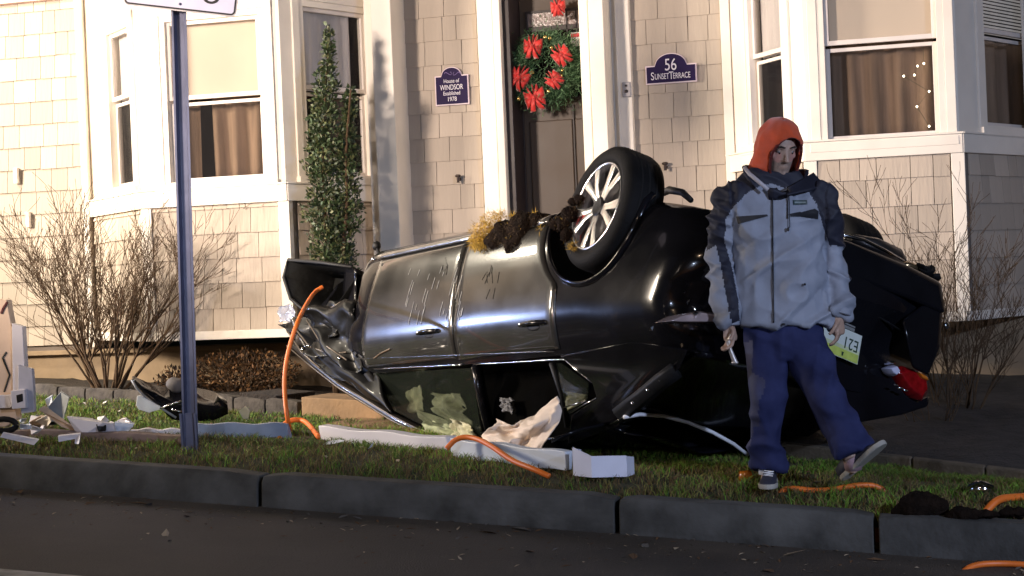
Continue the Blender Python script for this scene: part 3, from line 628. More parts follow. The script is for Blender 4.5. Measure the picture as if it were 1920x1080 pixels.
# crumpled greenish airbag behind the front window
bagm = mat('airbag_fabric_green', (.27, .30, .17), .8, var=.35, scale=14, bump=.5, bscale=18)
def sheetpoly(name, quad, w, m, amp=.03, nu=18, nv=14, seed=0, parent=car, thick=.004, fr=6, jag=0.0):
    q = [cpx(x, y, 1, w) for x, y in quad]
    def fn(u, v):
        p = q[0]*(1-u)*(1-v)+q[1]*u*(1-v)+q[2]*u*v+q[3]*(1-u)*v
        p = p+Vector((0, amp*(noise.noise(Vector((u*fr+seed, v*fr, seed)))+.5*noise.noise(Vector((u*fr*2.3+seed, v*fr*2.3, seed+4)))), 0))
        if jag and (u in (0, 1) or v in (0, 1)): p = p+noise.noise_vector(p*23)*jag
        return p
    mb = MB(); mb.grid(fn, nu, nv); return mb.build(name, m, parent, local=True, smooth='all', solid=thick)
sheetpoly('crumpled_airbag', [(762, 735), (788, 722), (795, 770), (768, 775)], .24, bagm, .03, seed=1, jag=.003, fr=3)
sheetpoly('crumpled_airbag', [(808, 738), (862, 738), (895, 818), (815, 775)], .26, bagm, .05, seed=2, jag=.003, fr=3)
sheetpoly('crumpled_airbag', [(778, 766), (850, 792), (868, 822), (800, 812)], .23, bagm, .04, seed=5, jag=.003, fr=3)
sheetpoly('crumpled_airbag', [(845, 785), (880, 795), (893, 826), (850, 824)], .22, mat('airbag_fabric_pale', (.48, .46, .30), .8, var=.2, bump=.4, bscale=20), .05, seed=8, jag=.004, fr=4)
sheetpoly('torn_trim', [(938, 745), (958, 750), (962, 775), (944, 770)], .22, mat('torn_grey', (.12, .12, .13), .6), .03, seed=9, jag=.02)
mb = MB(); mb.add([cpx(x, y, 1, .10+.0013*(y-680)) for x, y in [(1042, 682), (1052, 680), (1104, 718), (1102, 750), (1065, 775)]], [(0, 1, 2, 3, 4)]); mb.build('quarter_window', MATS['side_glass'], car, local=True, solid=.005)
sheetpoly('crumpled_airbag', [(1056, 733), (1099, 740), (1099, 752), (1064, 770)], .21, mat('olive_trim', (.20, .20, .08), .5, bump=.2), .015, seed=4)
trim([cpx(1068, 775, 1, .17), cpx(1100, 756, 1, .16), cpx(1117, 747, 1, .15)], .005, chrome, 'window_trim')
trim([cpx(1054, 765, 1, .17), cpx(1098, 752, 1, .16)], .004, chrome, 'window_trim')
# white curtain airbag hanging out of the rear window
wb = mat('airbag_fabric_white', (.74, .62, .52), .75, var=.08, scale=5, bump=.35, bscale=12)
WN = [[(936, 786, .05), (962, 797, .00), (1002, 779, .10), (1047, 743, .02)], [(920, 802, -.02), (958, 811, .07), (1004, 800, -.04), (1053, 770, .05)],
      [(907, 818, .06), (952, 828, -.04), (992, 826, .07), (1036, 816, .0)], [(903, 828, .02), (944, 846, .05), (974, 858, -.02), (1010, 850, .04)]]
WN = [[cpx(x, y, 1, w) for x, y, w in r] for r in WN]
def crn(P, t):
    t *= 3; i = min(2, int(t)); f = t-i; p = [P[max(0, i-1)], P[i], P[i+1], P[min(3, i+2)]]
    lin = p[1]*(1-f)+p[2]*f; cr = (p[1]*2+(p[2]-p[0])*f+(p[0]*2-p[1]*5+p[2]*4-p[3])*f*f+(p[1]*3-p[0]-p[2]*3+p[3])*f**3)*.5
    return lin*.6+cr*.4
def wbag(u, v):
    p = crn([crn(r, u) for r in WN], v); r1 = abs(noise.noise(Vector((u*3.5+v*2, v*2-u, 3)))); r2 = abs(noise.noise(Vector((u*7-v*3, v*5+u*2, 8))))
    return p+Vector((.012*r1, -.06*(.25-r1)-.022*(.25-r2), .01*r2))
mb = MB(); mb.grid(wbag, 48, 40); mb.build('curtain_airbag', wb, car, local=True, smooth='all', solid=.004)
# rear glass trim arcs and C pillar strip
R1 = [(1170, 782), (1200, 777), (1245, 780), (1290, 792), (1335, 810), (1375, 832), (1402, 853)]
R1p = [cpx(x, y, 0, .75+.0*(i)) for i, (x, y) in enumerate(R1)]
mb = MB(); mb.tube(R1p, .011, 8); mb.build('rear_screen_trim', mat('satin_trim', (.85, .85, .88), .35, .0), car, local=True, smooth='all')
R2 = [(1035, 826), (1090, 806), (1140, 795), (1170, 792), (1230, 796), (1290, 805), (1340, 822), (1380, 848), (1405, 872)]
mb = MB(); mb.tube([cpx(x, y, 0, .95) for x, y in R2], [(.016, .008)]*len(R2), 6); mb.build('roof_edge', paint, car, local=True, smooth='all')
mb = MB(); top = [cpx(x, y, 0, .76) for x, y in R1]; bot = [cpx(x, y, 0, .94) for x, y in [(1140, 797), (1190, 796), (1235, 798), (1290, 807), (1340, 824), (1380, 850), (1403, 872)]]
mb.rings([top, bot], cap=False, closed=False); mb.build('rear_screen', tglass, car, local=True, smooth='all', solid=.006)
deck = [cpx(x, y, 0, .25) for x, y in [(1180, 690), (1240, 660), (1290, 660), (1350, 690), (1400, 720), (1450, 760), (1490, 800)]]
C1 = [cpx(1158, 780, 1, .20), cpx(1200, 748, 1, .15), cpx(1240, 715, 1, .10), cpx(1268, 694, 1, .07)]
mb = MB(); mb.tube(C1, [(.045, .012)]*4, 6); cpst = mb.build('torn_pillar_strip', blackp, car, local=True, smooth='all')
for px, py in ((1186, 756), (1214, 731), (1237, 712), (1262, 697)):
    mb = MB(); mb.ell(cpx(px, py, 1, .09 if px > 1200 else .12), .014, .008, .010, nu=8, nv=6); mb.build('rivet', chrome, cpst, local=True, smooth='all')
# crushed boot lid / rear deck down to the roof
mb = MB()
def rdeck(u, v):
    a = Vector((.05+.1*(2*u-1)**2, .12+1.6*u, 1.0)); b = Vector((.80, .30+1.25*u, 1.29-.1*u*u)); p = a*(1-v)+b*v
    return p+Vector((0, 0, -.05*math.sin(math.pi*v)))+noise.noise_vector(p*3)*.035*v
mb.grid(rdeck, 20, 12); mb.build('boot_lid', paint, car, local=True, smooth='all', solid=.02)
mb = MB(); mb.grid(lambda u, v: roofp(.95, u)*(1-v)+(roofp(.80, u)+Vector((-.05*math.sin(9*u), 0, .03)))*v+Vector((0, 0, .01)), 16, 3); mb.build('roof_skin_torn', paint, car, local=True, smooth='all', solid=.006)
# rear face details
rearL = lambda p: None
def rear_pt(px, py, L=-.02): return cpx(px, py, 0, L)
def plate_at(W0, W1, H0, H1, tilt): pass
pc = rear_pt(1572, 640, -.035); u_ = Vector((0, -1, 0)); pm = Matrix(((0, 0, -1), (-1, 0, 0), (0, 1, 0)))   # x right of plate = -W, y up = H, z = -L (outwards)
pm4 = Matrix.Translation(pc) @ pm.to_4x4() @ Matrix.Rotation(math.radians(-7), 4, 'Z')
mb = MB(); mb.box(-.156, .156, -.078, .078, 0, .003); pl = mb.build('number_plate', [mat('plate_white', (.62, .66, .60), .4, var=.04)], car, local=True); pl.data.transform(pm4)
mb = MB(); mb.box(-.153, .153, .030, .076, .003, .0042); z = mb.build('plate_yellow_band', mat('plate_yellow', (.52, .60, .12), .4, var=.12, scale=30), pl, local=True); z.data.transform(pm4)
mb = MB(); mb.box(-.153, .153, .010, .030, .003, .0040); z = mb.build('plate_fade_band', mat('plate_pale_yellow', (.58, .63, .38), .4), pl, local=True); z.data.transform(pm4)
ink = mat('plate_ink', (.02, .05, .03), .5)
t = text_mesh('E21', .088, ink, 'plate_number', pl, pm4 @ Matrix.Translation((-.085, -.012, .005)), .001, 1.12, .78)
t = text_mesh('\u25b2', .03, ink, 'plate_mark', pl, pm4 @ Matrix.Translation((-.04, .055, .005)), .001, 1, .8) if False else None
mb = MB(); mb.prism([(-.045, .045, .005), (-.03, .045, .005), (-.033, .066, .005), (-.041, .066, .005)], (0, 0, .001)); z = mb.build('plate_mark', ink, pl, local=True); z.data.transform(pm4)
mb = MB(); mb.box(-.09, .02, -.108, -.080, .002, .012); z = mb.build('plate_bracket', mat('bracket_grey', (.5, .5, .5), .35, .6), car, local=True, bevel=.003); z.data.transform(pm4)
mb = MB(); mb.box(-.09, .02, -.098, -.094, .0125, .014); z = mb.build('plate_bracket_slot', blackp, car, local=True); z.data.transform(pm4)
redl = mat('red_lamp_lens', (.24, .004, .007), .12, coat=1, var=.3, scale=30, bump=.2, bscale=90, emit=0)
orl = mat('amber_lamp_lens', (.55, .16, .015), .15, coat=1, bump=.2, bscale=90); wl_ = mat('clear_lamp_lens', (.6, .6, .75), .1, coat=1, bump=.3, bscale=90)
def lens(name, pts, m, L0=-.0, th=.05, parent=car, bulge=.03):
    P = [cpx(x, y, 0, L0) for x, y in pts]; mb = MB(); c = sum(P, Vector())/len(P)
    inner = [p*.7+c*.3+Vector((-bulge, 0, 0)) for p in P]; n = len(P)
    back = [p+Vector((th, 0, 0)) for p in P]
    mb.rings([back, P, inner]); return mb.build(name, m, parent, local=True, smooth=True, bevel=.004)
mb = MB(); HG = [(1560, 690), (1640, 676), (1664, 682), (1676, 704), (1700, 738), (1722, 752), (1742, 742), (1740, 762), (1690, 778), (1600, 794), (1540, 800)]
mb.rings([[cpx(x, y, 0, L) for x, y in HG] for L in (.30, .035, .02)]); mb.build('rear_quarter', paint, car, local=True, smooth=True, bevel=.015)
tl = lens('tail_lamp', [(1672, 694), (1690, 686), (1712, 692), (1738, 712), (1740, 735), (1728, 752), (1712, 745), (1690, 722)], redl, -.01)
lens('amber_segment', [(1714, 696), (1733, 706), (1737, 716), (1722, 709)], orl, -.03, .03, tl)
lens('reversing_segment', [(1661, 690), (1676, 684), (1684, 696), (1676, 706), (1666, 700)], wl_, -.03, .04, tl)
lens('reversing_segment', [(1658, 678), (1672, 676), (1676, 682), (1662, 684)], chrome, -.02, .04, tl)
tl2 = lens('tail_lamp', [(1238, 604), (1262, 592), (1312, 583), (1345, 588), (1345, 606), (1300, 606), (1262, 606)], mat('broken_lamp', (.42, .33, .32), .18, .3, coat=1), -.02, .05)
for px, py, s in ((1291, 567, .014), (1300, 578, .016), (1312, 586, .012), (1220, 616, .012), (1285, 548, .010), (1305, 590, .018)):
    mb = MB(); c = cpx(px, py, 0, -.06); mb.add([c+Vector(noise.noise_vector(Vector((px+k*3.1, py, k))))*s*2 for k in range(6)], [(0, 1, 2), (0, 2, 3), (0, 3, 4), (1, 2, 5), (2, 3, 5), (3, 4, 5)]); mb.build('lamp_shard', chrome, tl2, local=True)
# rear fascia lines: diffuser, recess, boot seam
mb = MB(); mb.tube([cpx(x, y, 0, -.035) for x, y in [(1355, 500), (1450, 520), (1560, 555), (1640, 590), (1690, 620)]], .006, 6); mb.build('boot_seam', blackp, car, local=True, smooth='all')
mb = MB(); mb.rings([[cpx(x, y, 0, L) for x, y in [(1690, 600), (1745, 560), (1768, 575), (1762, 650), (1740, 705), (1710, 690), (1700, 645)]] for L in (.02, -.08)]); mb.build('bumper_corner', paint, car, local=True, smooth=True, bevel=.02)
mb = MB(); mb.rings([[cpx(x, y, 0, L) for x, y in [(1345, 388), (1590, 452), (1700, 497), (1765, 530), (1772, 590), (1700, 560), (1590, 520), (1345, 450)]] for L in (.05, -.10)]); mb.build('rear_bumper', paint, car, local=True, smooth=True, bevel=.025)
mb = MB(); mb.tube([cpx(x, y, 0, .25) for x, y in [(1600, 446), (1640, 462), (1680, 480), (1695, 490)]], [.02, .05, .05, .02], 12); mb.build('exhaust_silencer', mat('exhaust_metal', (.16, .15, .15), .3, .9), car, local=True, smooth='all')
mb = MB(); mb.tube([cpx(x, y, 0, .15) for x, y in [(1560, 436), (1620, 450), (1660, 470), (1694, 490)]], .010, 8); mb.build('exhaust_pipe', chrome, car, local=True, smooth='all')
mb = MB(); mb.ell(cpx(1706, 500, 0, .08), .03, .06, .025); mb.build('exhaust_tip', mat('brass_metal', (.5, .36, .2), .25, .9), car, local=True, smooth='all')
for k, (px, py, s) in enumerate(((1735, 508, .05), (1750, 520, .035), (1728, 500, .03))):
    mb = MB(); mb.ell(cpx(px, py, 0, .05), .05, s, s*.7, nu=8, nv=6); o = mb.build('torn_bracket', blackp, car, local=True, smooth=True); displace(o, lambda c, n: noise.noise_vector(c*20)*.02)
mb = MB(); mb.ell(cpx(1775, 610, 0, .03), .01, .02, .02); mb.build('corner_chip', chrome, car, local=True, smooth='all')
mb = MB()
for px, py in ((1680, 722), (1690, 728), (1698, 732)): mb.ell(cpx(px, py, 0, -.06), .008, .02, .006, nu=8, nv=6)
mb.build('boot_badge', chrome, car, local=True, smooth='all')
# underbody lumps along the top silhouette
mb = MB(); mb.tube([cpx(x, y, 1, .5) for x, y in [(1235, 366), (1255, 356), (1280, 361), (1296, 376)]], [.02, .022, .02, .016], 10); mb.build('suspension_arm', under_m, car, local=True, smooth='all')
mb = MB(); mb.box(.95, 3.3, .35, 1.5, .09, .14); mb.box(1.6, 3.2, .8, 1.05, .06, .10); mb.build('floor_pan', under_m, car, local=True, bevel=.02)
# rear wheel: leans a little
ax = Vector((-.13, 1, .12)).normalized(); wz = Vector((0, 0, 1)); wz = (wz-ax*wz.dot(ax)).normalized(); wx = wz.cross(ax)
def wheel(name, wc, parent, R=.352, seed=0, far=False):
    P = lambda r, w, a: wc+wx*(r*math.cos(a))+wz*(r*math.sin(a))+ax*w
    rub = mat('tyre_rubber', (.006, .006, .0065), .7, spec=.15, var=.3, bump=.25, bscale=90)
    wh = bpy.data.objects.new(name, None); COL.objects.link(wh); wh.parent = parent
    n = 64; prof = [(.245, .03), (.262, .004), (.29, -.004), (.325, .004), (.343, .022), (.351, .045), (.352, .12), (.351, .195), (.343, .218), (.31, .238), (.262, .232), (.245, .2)]
    mb = MB(); mb.rings([[P(r, w, 2*math.pi*k/n) for k in range(n)] for r, w in prof], cap=False); mb.build('tyre', rub, wh, local=True, smooth='all')
    mb = MB()
    for w in (.075, .12, .165): mb.rings([[P(.3535, w+d, 2*math.pi*k/n) for k in range(n)] for d in (-.004, .004)], cap=False)
    mb.build('tyre_groove', mat('groove_black', (.003, .003, .003), .9), wh, local=True, smooth='all')
    rimm = mat('machined_rim', (.80, .80, .82), .22, .95, var=.06, bump=.02); rimd = mat('dark_rim_pocket', (.012, .012, .014), .4, .4)
    mb = MB(); mb.rings([[P(r, w, 2*math.pi*k/n) for k in range(n)] for r, w in [(.250, .03), (.252, .008), (.244, .004), (.236, .012), (.230, .05), (.21, .19)]], cap=False); mb.build('rim', rimm, wh, local=True, smooth='all')
    mb = MB(); mb.rings([[P(r, w, 2*math.pi*k/n) for k in range(n)] for r, w in [(.232, .10), (.05, .10)]], cap=True); mb.build('rim_backing', rimd, wh, local=True, smooth='all')
    for s in range(5):
        a0 = 2*math.pi*s/5+.35
        for d in (-.13, .13):
            a = a0+d*1.6; mb = MB(); aw = [(.045, a0+d*.9, .022, .022), (.12, a0+d*1.3, .018, .012), (.236, a0+d*1.9, .026, .010)]
            rg = []
            for r, aa, hw, w in aw:
                t = hw/r; rg.append([P(r, w, aa-t), P(r, w-.003, aa), P(r, w, aa+t), P(r, w+.035, aa+t*.8), P(r, w+.035, aa-t*.8)])
            mb.rings(rg); mb.build('spoke', rimm, wh, local=True, smooth=True)
    mb = MB(); mb.rings([[P(r, w, 2*math.pi*k/20) for k in range(20)] for r, w in [(.055, .06), (.055, .016), (.045, .010), (.03, .012)]]); mb.build('hub_cap', rimd, wh, local=True, smooth=True)
    mb = MB(); mb.rings([[P(r, w, 2*math.pi*k/n) for k in range(n)] for r, w in [(.16, .085), (.16, .075), (.06, .075)]], cap=True); mb.build('brake_disc', mat('brake_disc_steel', (.25, .24, .23), .35, .9), wh, local=True, smooth=True)
    return wh, P
wh, WP = wheel('rear_wheel', Vector((.915, -.035, .180)), car)
mb = MB()
for a, b in ((-2.55, 1), (-2.35, 2)): pass
mb.rings([[WP(r, w, 2.75+.5*k/6) for r, w in [(.11, .03), (.19, .03), (.19, .07), (.11, .07)]] for k in range(7)]); mb.build('brake_caliper', mat('red_caliper', (.60, .03, .015), .3, coat=.8), wh, local=True, smooth=True, bevel=.005)
wheel('far_rear_wheel', Vector((.905, 1.63, .17)), car)[0].name = 'rear_wheel'
# front end wreck
wellp = [(540, 487), (600, 492), (660, 500), (668, 520), (640, 560), (610, 588), (575, 585), (545, 560), (532, 520)]
P = [cpx(x, y, 1, .02) for x, y in wellp]; c = sum(P, Vector())/len(P)
mb = MB(); n = len(P); mb.rings([P, [p*.9+c*.1+Vector((0, .12, 0)) for p in P], [p*.6+c*.4+Vector((0, .30, 0)) for p in P]], cap=False); mb.add([p*.6+c*.4+Vector((0, .30, 0)) for p in P], [tuple(range(n))]); o = mb.build('torn_wheel_liner', liner, car, local=True, smooth='all', solid=.006)
mb = MB(); mb.tube(P[5:]+P[:3], [(.008, .014)]*7, 6); mb.build('liner_lip', blackp, car, local=True, smooth='all')
mb = MB(); mb.grid(lambda u, v: cpx(668-20*u+10*v*u, 505+165*v, 1, .0+.10*u+.02*math.sin(8*v))+Vector((.06*u*math.sin(5*v), 0, 0)), 6, 20); mb.build('torn_fender', paint, car, local=True, smooth='all', solid=.006)
def crump(name, pts, w, m, amp, seed, th=.006, fr=3):
    q = [cpx(x, y, 1, w) for x, y in pts]
    mb = MB()
    def fn(u, v):
        p = q[0]*(1-u)*(1-v)+q[1]*u*(1-v)+q[2]*u*v+q[3]*(1-u)*v; e = 1
        return p+noise.noise_vector(Vector((u*fr+seed, v*fr, seed)))*amp*e+noise.noise_vector(Vector((u*fr*3+seed, v*fr*3, seed)))*amp*.14
    mb.grid(fn, 22, 18); return mb.build(name, m, car, local=True, smooth='all', solid=th)
cpaint = mat('buckled_black_paint', (.005, .005, .005), .42, bump=.1, bscale=12, spec=.16, coat=.06)
crump('crushed_fender', [(560, 600), (668, 560), (672, 690), (585, 660)], .0, cpaint, .10, 2)
crump('crushed_fender', [(556, 596), (640, 560), (650, 640), (580, 668)], .06, cpaint, .12, 22, .006, 2)
crump('crushed_bonnet', [(548, 640), (668, 660), (735, 772), (640, 715)], .08, cpaint, .07, 5, .006, 2)
crump('crushed_fender', [(545, 595), (600, 600), (640, 660), (555, 650)], .12, mat('dented_paint_brown', (.030, .026, .022), .35, .2, coat=.4), .08, 9)
hl = crump('broken_headlamp', [(520, 575), (556, 572), (548, 606), (524, 600)], .25, mat('cracked_lens', (.30, .32, .40), .15, .2, coat=1), .03, 11)
crump('bumper_fragment', [(530, 610), (560, 605), (585, 640), (548, 640)], .2, cpaint, .05, 14)
for k, (pq, w) in enumerate((([(555, 618), (580, 650), (620, 664), (650, 660)], .0), ([(540, 622), (565, 660), (600, 690)], .05), ([(575, 600), (600, 640), (650, 675)], -.02), ([(600, 592), (625, 575), (640, 566)], .0))):
    trim([cpx(x, y, 1, w) for x, y in pq], .007, MATS['rail_edge'], 'bent_strut')
for px, py in ((636, 672), (578, 648), (700, 486), (567, 655)): mb = MB(); mb.ell(cpx(px, py, 1, -.03), .016, .012, .016, nu=10, nv=8); mb.build('bolt_head', chrome, car, local=True, smooth='all')
# side mirror stub and scratches
mb = MB(); mb.ell(cpx(706, 461, 1, .3), .035, .03, .035); mb.tube([cpx(706, 461, 1, .3), cpx(712, 480, 1, .3)], .012, 8); mb.build('tow_hook', blackp, car, local=True, smooth='all')
scr = mat('scratch_marks', (.30, .29, .27), .4, .3); mb = MB(); rs = random.Random(5)
for k in range(34):
    x = rs.uniform(775, 880); y = rs.uniform(500, 590); l = rs.uniform(8, 34); a = cpx(x, y, 1, 0); b = cpx(x-l*.25, y+l, 1, 0)
    mb.tube([flank(a.x, a.z, .0125), flank((a.x+b.x)/2, (a.z+b.z)/2, .0125), flank(b.x, b.z, .0125)], .0016, 4)
mb.build('scratches', scr, fd, local=True)['kind'] = 'stuff'
mb = MB()
for k in range(9):
    x = rs.uniform(918, 945); y = rs.uniform(485, 545); a = cpx(x, y, 1, 0); b = cpx(x-rs.uniform(-3, 8), y+rs.uniform(10, 24), 1, 0)
    mb.tube([flank(a.x, a.z, .0100), flank(b.x, b.z, .0105)], (.0035, .0008), 5)
for k in range(6):
    x = rs.uniform(828, 850); y = rs.uniform(470, 510); a = cpx(x, y, 1, 0); b = cpx(x-rs.uniform(-3, 8), y+rs.uniform(6, 14), 1, 0)
    mb.tube([flank(a.x, a.z, .0100), flank(b.x, b.z, .0105)], (.003, .0008), 5)
mb.build('mud_streaks', mat('wet_mud', (.028, .022, .016), .7), rd, local=True)['kind'] = 'stuff'
mb = MB(); a = [(700, 672), (715, 663), (735, 655)]; mb.tube([flank(cpx(x, y, 1, 0).x, cpx(x, y, 1, 0).z, .02) for x, y in a], .004, 5)
mb.build('loose_wire', chrome, fd, local=True)
# turf torn up and caught on the sill and in the wheel
def turf(name, label, cat, blobs, strawn, seed, dirt):
    rs = random.Random(seed); c0 = CM @ cpx(*blobs[0][:2], 1, blobs[0][2]) + CO
    mbd = MB(); mbs = MB()
    for px, py, w, r, col in blobs:
        c = CM @ cpx(px, py, 1, w) + CO
        if col == 0: mbd.ell(c, r*1.2, r, r*.9, nu=18, nv=12)
        for i in range(int(strawn*(r/.08)**2)):
            d = Vector((rs.gauss(0, 1), rs.gauss(0, 1), rs.gauss(0, 1))).normalized(); p = c+Vector((d.x*r*1.15, d.y*r, d.z*r*.85)) if col == 0 else c+d*r*rs.random()**.4
            t = (d*.5+Vector((rs.gauss(0, .6), rs.gauss(0, .6), rs.gauss(-.1, .6)))).normalized()*rs.uniform(.015, .045)*(1 if col else .7); s = t.cross(Vector((rs.gauss(0, 1), rs.gauss(0, 1), 1))).normalized()*.0019
            mbs.add([p-s, p+s, p+t], [(0, 1, 2)], 0 if (col == 1 or rs.random() < .07) else 1)
    if name:
        root = empty(name, c0, label, cat)
    else: root = None
    return mbd, mbs, root
straw = [mat('straw_roots', (.46, .29, .04), .9, var=.4, scale=30), mat('dark_roots', (.05, .03, .015), .95, var=.4)]
dirtm = mat('clod_earth', (.010, .006, .004), .98, spec=.1, var=.5, scale=20, bump=1, bscale=50, bdist=.02)
mbd, mbs, rt = turf('turf_clump', 'clump of brown earth and straw coloured roots stuck on the upturned car sill', 'turf clump',
    [(958, 438, .03, .085, 0), (985, 428, .04, .095, 0), (940, 450, .03, .075, 0), (970, 455, .02, .07, 0), (1012, 418, .06, .06, 0), (905, 440, -.02, .085, 1), (922, 420, .0, .075, 1), (900, 452, -.03, .06, 1), (938, 408, .03, .05, 1), (893, 456, -.0, .05, 1), (912, 462, .0, .045, 1), (1000, 408, .05, .035, 1), (965, 408, .05, .035, 1), (1022, 432, .03, .04, 1)], 700, 3, dirtm)
o = mbd.build('earth', dirtm, rt, smooth='all'); displace(o, lambda c, n: n*(.03*fbm(c, 14)+.015*fbm(c, 40)))
mbs.build('roots', straw, rt, recalc=False)
mbd, mbs, rt = turf('turf_clump', 'brown mud and roots packed beside the spokes of the upturned rear wheel', 'turf clump',
    [(1070, 400, -.02, .045, 0), (1062, 422, -.0, .045, 0), (1078, 380, -.03, .030, 0), (1074, 464, -.05, .035, 1), (1088, 372, -.04, .02, 0), (1066, 442, -.02, .035, 0), (1045, 420, .0, .04, 0)], 500, 4, dirtm)
o = mbd.build('earth', dirtm, rt, smooth='all'); displace(o, lambda c, n: n*(.02*fbm(c, 20)))
mbs.build('roots', straw, rt, recalc=False)
# ------------------------------------------------------------------ person walking past the car
PD = 8.0
pp = lambda px, py, dd=0.0: pix(px, py, PD+dd)
foot = on_g(1440, 908)
man = empty('person', (foot.x, foot.y, gz(foot.x, foot.y)), 'person in an orange hood, grey and navy jacket and blue trousers walking past the car', 'person')
skin = mat('skin', (.38, .25, .185), .55, var=.12, scale=25, bump=.15, bscale=90)
R_, U_, F_ = Rv, Uv, Fv
px_m = PD/FPX                                  # metres per photo pixel at his distance
def remesh(o, vox, smooth_it=3, fac=.5):
    q = o.modifiers.new('r', 'REMESH'); q.mode = 'VOXEL'; q.voxel_size = vox; q.use_smooth_shade = True
    q = o.modifiers.new('sm', 'SMOOTH'); q.factor = fac; q.iterations = smooth_it
    apply_mods(o); return o
def ring(px, py, a, b, dd=0.0, n=20, tilt=0.0, ex=2.0):   # horizontal ellipse, a and b in photo pixels (half width, half depth)
    c = pp(px, py, dd); out = []
    for k in range(n):
        t = 2*math.pi*k/n; cx, sx_ = math.cos(t), math.sin(t); r = (abs(cx)**ex+abs(sx_)**ex)**(-1/ex)
        out.append(c+R_*(a*px_m*cx*r)+F_*(b*px_m*sx_*r)+U_*(tilt*px_m*cx))
    return out
def limb(mb, pts, n=14):                        # pts: (px,py,dd,radius_px)
    mb.tube([pp(x, y, d) for x, y, d, r in pts], [(r*px_m if not isinstance(r, tuple) else (r[0]*px_m, r[1]*px_m)) for *_, r in pts], n)
# -- the body: one continuous figure (head, neck, trunk, arms, hands, legs, feet)
HC = pp(1460, 279, -.03); 
hf = (-F_*.93+R_*.27-U_*.46).normalized(); hr = hf.cross(Vector((0, 0, 1))).normalized()*-1; hr = (hr+U_*-.02).normalized(); hu = hr.cross(hf).normalized()
if hu.z < 0: hu = -hu
if hr.dot(R_) < 0: hr = -hr
def HP(x, y, z): return HC+hr*x+hf*y+hu*z       # head space: right, forward, up (metres)
mb = MB()
# skull and jaw
prof = [(-.118, .028, .020, .060), (-.108, .042, .036, .050), (-.09, .052, .052, .036), (-.065, .060, .066, .024), (-.035, .068, .078, .014), (0, .073, .086, .006), (.03, .076, .090, .0), (.06, .074, .088, -.004), (.09, .063, .074, -.010), (.112, .042, .050, -.014), (.122, .015, .018, -.016)]
mb.rings([[HP(a*math.cos(2*math.pi*k/24), o+b*math.sin(2*math.pi*k/24), z) for k in range(24)] for z, a, b, o in prof])
mb.tube([HP(0, .083, .030), HP(0, .098, .0), HP(0, .112, -.024), HP(0, .094, -.034)], [.008, .010, .014, .008], 10)      # nose
for s in (-1, 1):
    mb.ell(HP(s*.012, .094, -.028), .009, .009, .008, nu=8, nv=6)
    mb.tube([HP(s*.012, .091, .036), HP(s*.034, .089, .040), HP(s*.056, .068, .032)], [.006, .008, .006], 8)              # brow
    mb.tube([HP(s*.045, .066, -.012), HP(s*.058, .045, -.010)], [.016, .014], 8)                                         # cheek
    mb.ell(HP(s*.077, .0, -.005), .008, .018, .030, (hr, hf, hu), nu=10, nv=8)                                            # ear
mb.tube([HP(-.026, .082, -.060), HP(0, .092, -.056), HP(.026, .082, -.060)], [.004, .007, .004], 8)                       # lips
mb.tube([HP(-.022, .080, -.071), HP(0, .089, -.070), HP(.022, .080, -.071)], [.004, .0075, .004], 8)
mb.ell(HP(0, .080, -.098), .020, .014, .013, nu=10, nv=8)                                                                # chin
mb.tube([HP(0, -.01, -.06), pp(1456, 335, .03), pp(1456, 372, .04)], [.056, .058, .060], 14)                              # neck
mb.rings([ring(1456, 352, 45, 24), ring(1456, 376, 78, 28), ring(1458, 430, 78, 40), ring(1460, 500, 64, 36), ring(1466, 560, 58, 32), ring(1470, 612, 56, 32), ring(1472, 640, 54, 30)])
limb(mb, [(1380, 376, 0, 20), (1360, 420, .02, 18), (1346, 478, .04, 16), (1352, 540, -.02, 14), (1364, 600, -.07, 12)])
limb(mb, [(1532, 376, 0, 20), (1556, 425, .03, 16), (1566, 480, .05, 13), (1572, 540, .0, 13), (1572, 592, -.05, 12)])
limb(mb, [(1440, 625, 0, 28), (1438, 690, .0, 25), (1438, 760, -.02, 20), (1438, 820, .02, 17), (1440, 880, .06, 14)])
limb(mb, [(1502, 625, 0, 28), (1528, 690, -.06, 25), (1556, 752, -.14, 20), (1576, 810, -.16, 17), (1596, 862, -.22, 14)])
def hand(base, wrist, d, side, k=1.0, curl=.5):
    """base knuckle centre, wrist point, d = forearm direction, side = thumb side"""
    d = d.normalized(); s = (side-d*side.dot(d)).normalized(); nrm = d.cross(s)
    mb.tube([wrist, wrist+d*.03, wrist+d*.07, wrist+d*.092], [(.024, .018), (.034, .020), (.041, .020), (.038, .016)], 12)
    for i, (o, l) in enumerate(((.030, .072), (.010, .080), (-.011, .074), (-.030, .058))):
        b0 = wrist+d*.085+s*o; q = d; P0 = [b0]
        for j, f in enumerate((.45, .32, .23)):
            q = (q+nrm*curl*(.6+.5*j)).normalized(); P0.append(P0[-1]+q*l*f)
        mb.tube([wrist+d*.06+s*o*.8]+P0, [.0095, .0095, .009, .0085, .007], 8)
    t0 = wrist+d*.025+s*.026; q = (d*.75+s*.65+nrm*.25).normalized(); t1 = t0+q*.035; q2 = (d*.9+s*.15+nrm*.5).normalized(); t2 = t1+q2*.03; t3 = t2+(q2+nrm*.4).normalized()*.022
    mb.tube([t0-s*.012, t1, t2, t3], [.014, .011, .010, .008], 8)
w2 = pp(1571, 592, -.05); hand(None, w2, -U_*.98+R_*.02+F_*-.05, -R_*.3-F_*.95, curl=.55)
w1 = pp(1366, 604, -.07); hand(None, w1, -U_*.96+R_*.10-F_*.1, R_*.4-F_*.9, curl=.85)
mb.tube([pp(1440, 872, .08), pp(1440, 895, .08), pp(1438, 902, -.04), pp(1436, 904, -.12)], [.035, .035, .032, .02], 10)
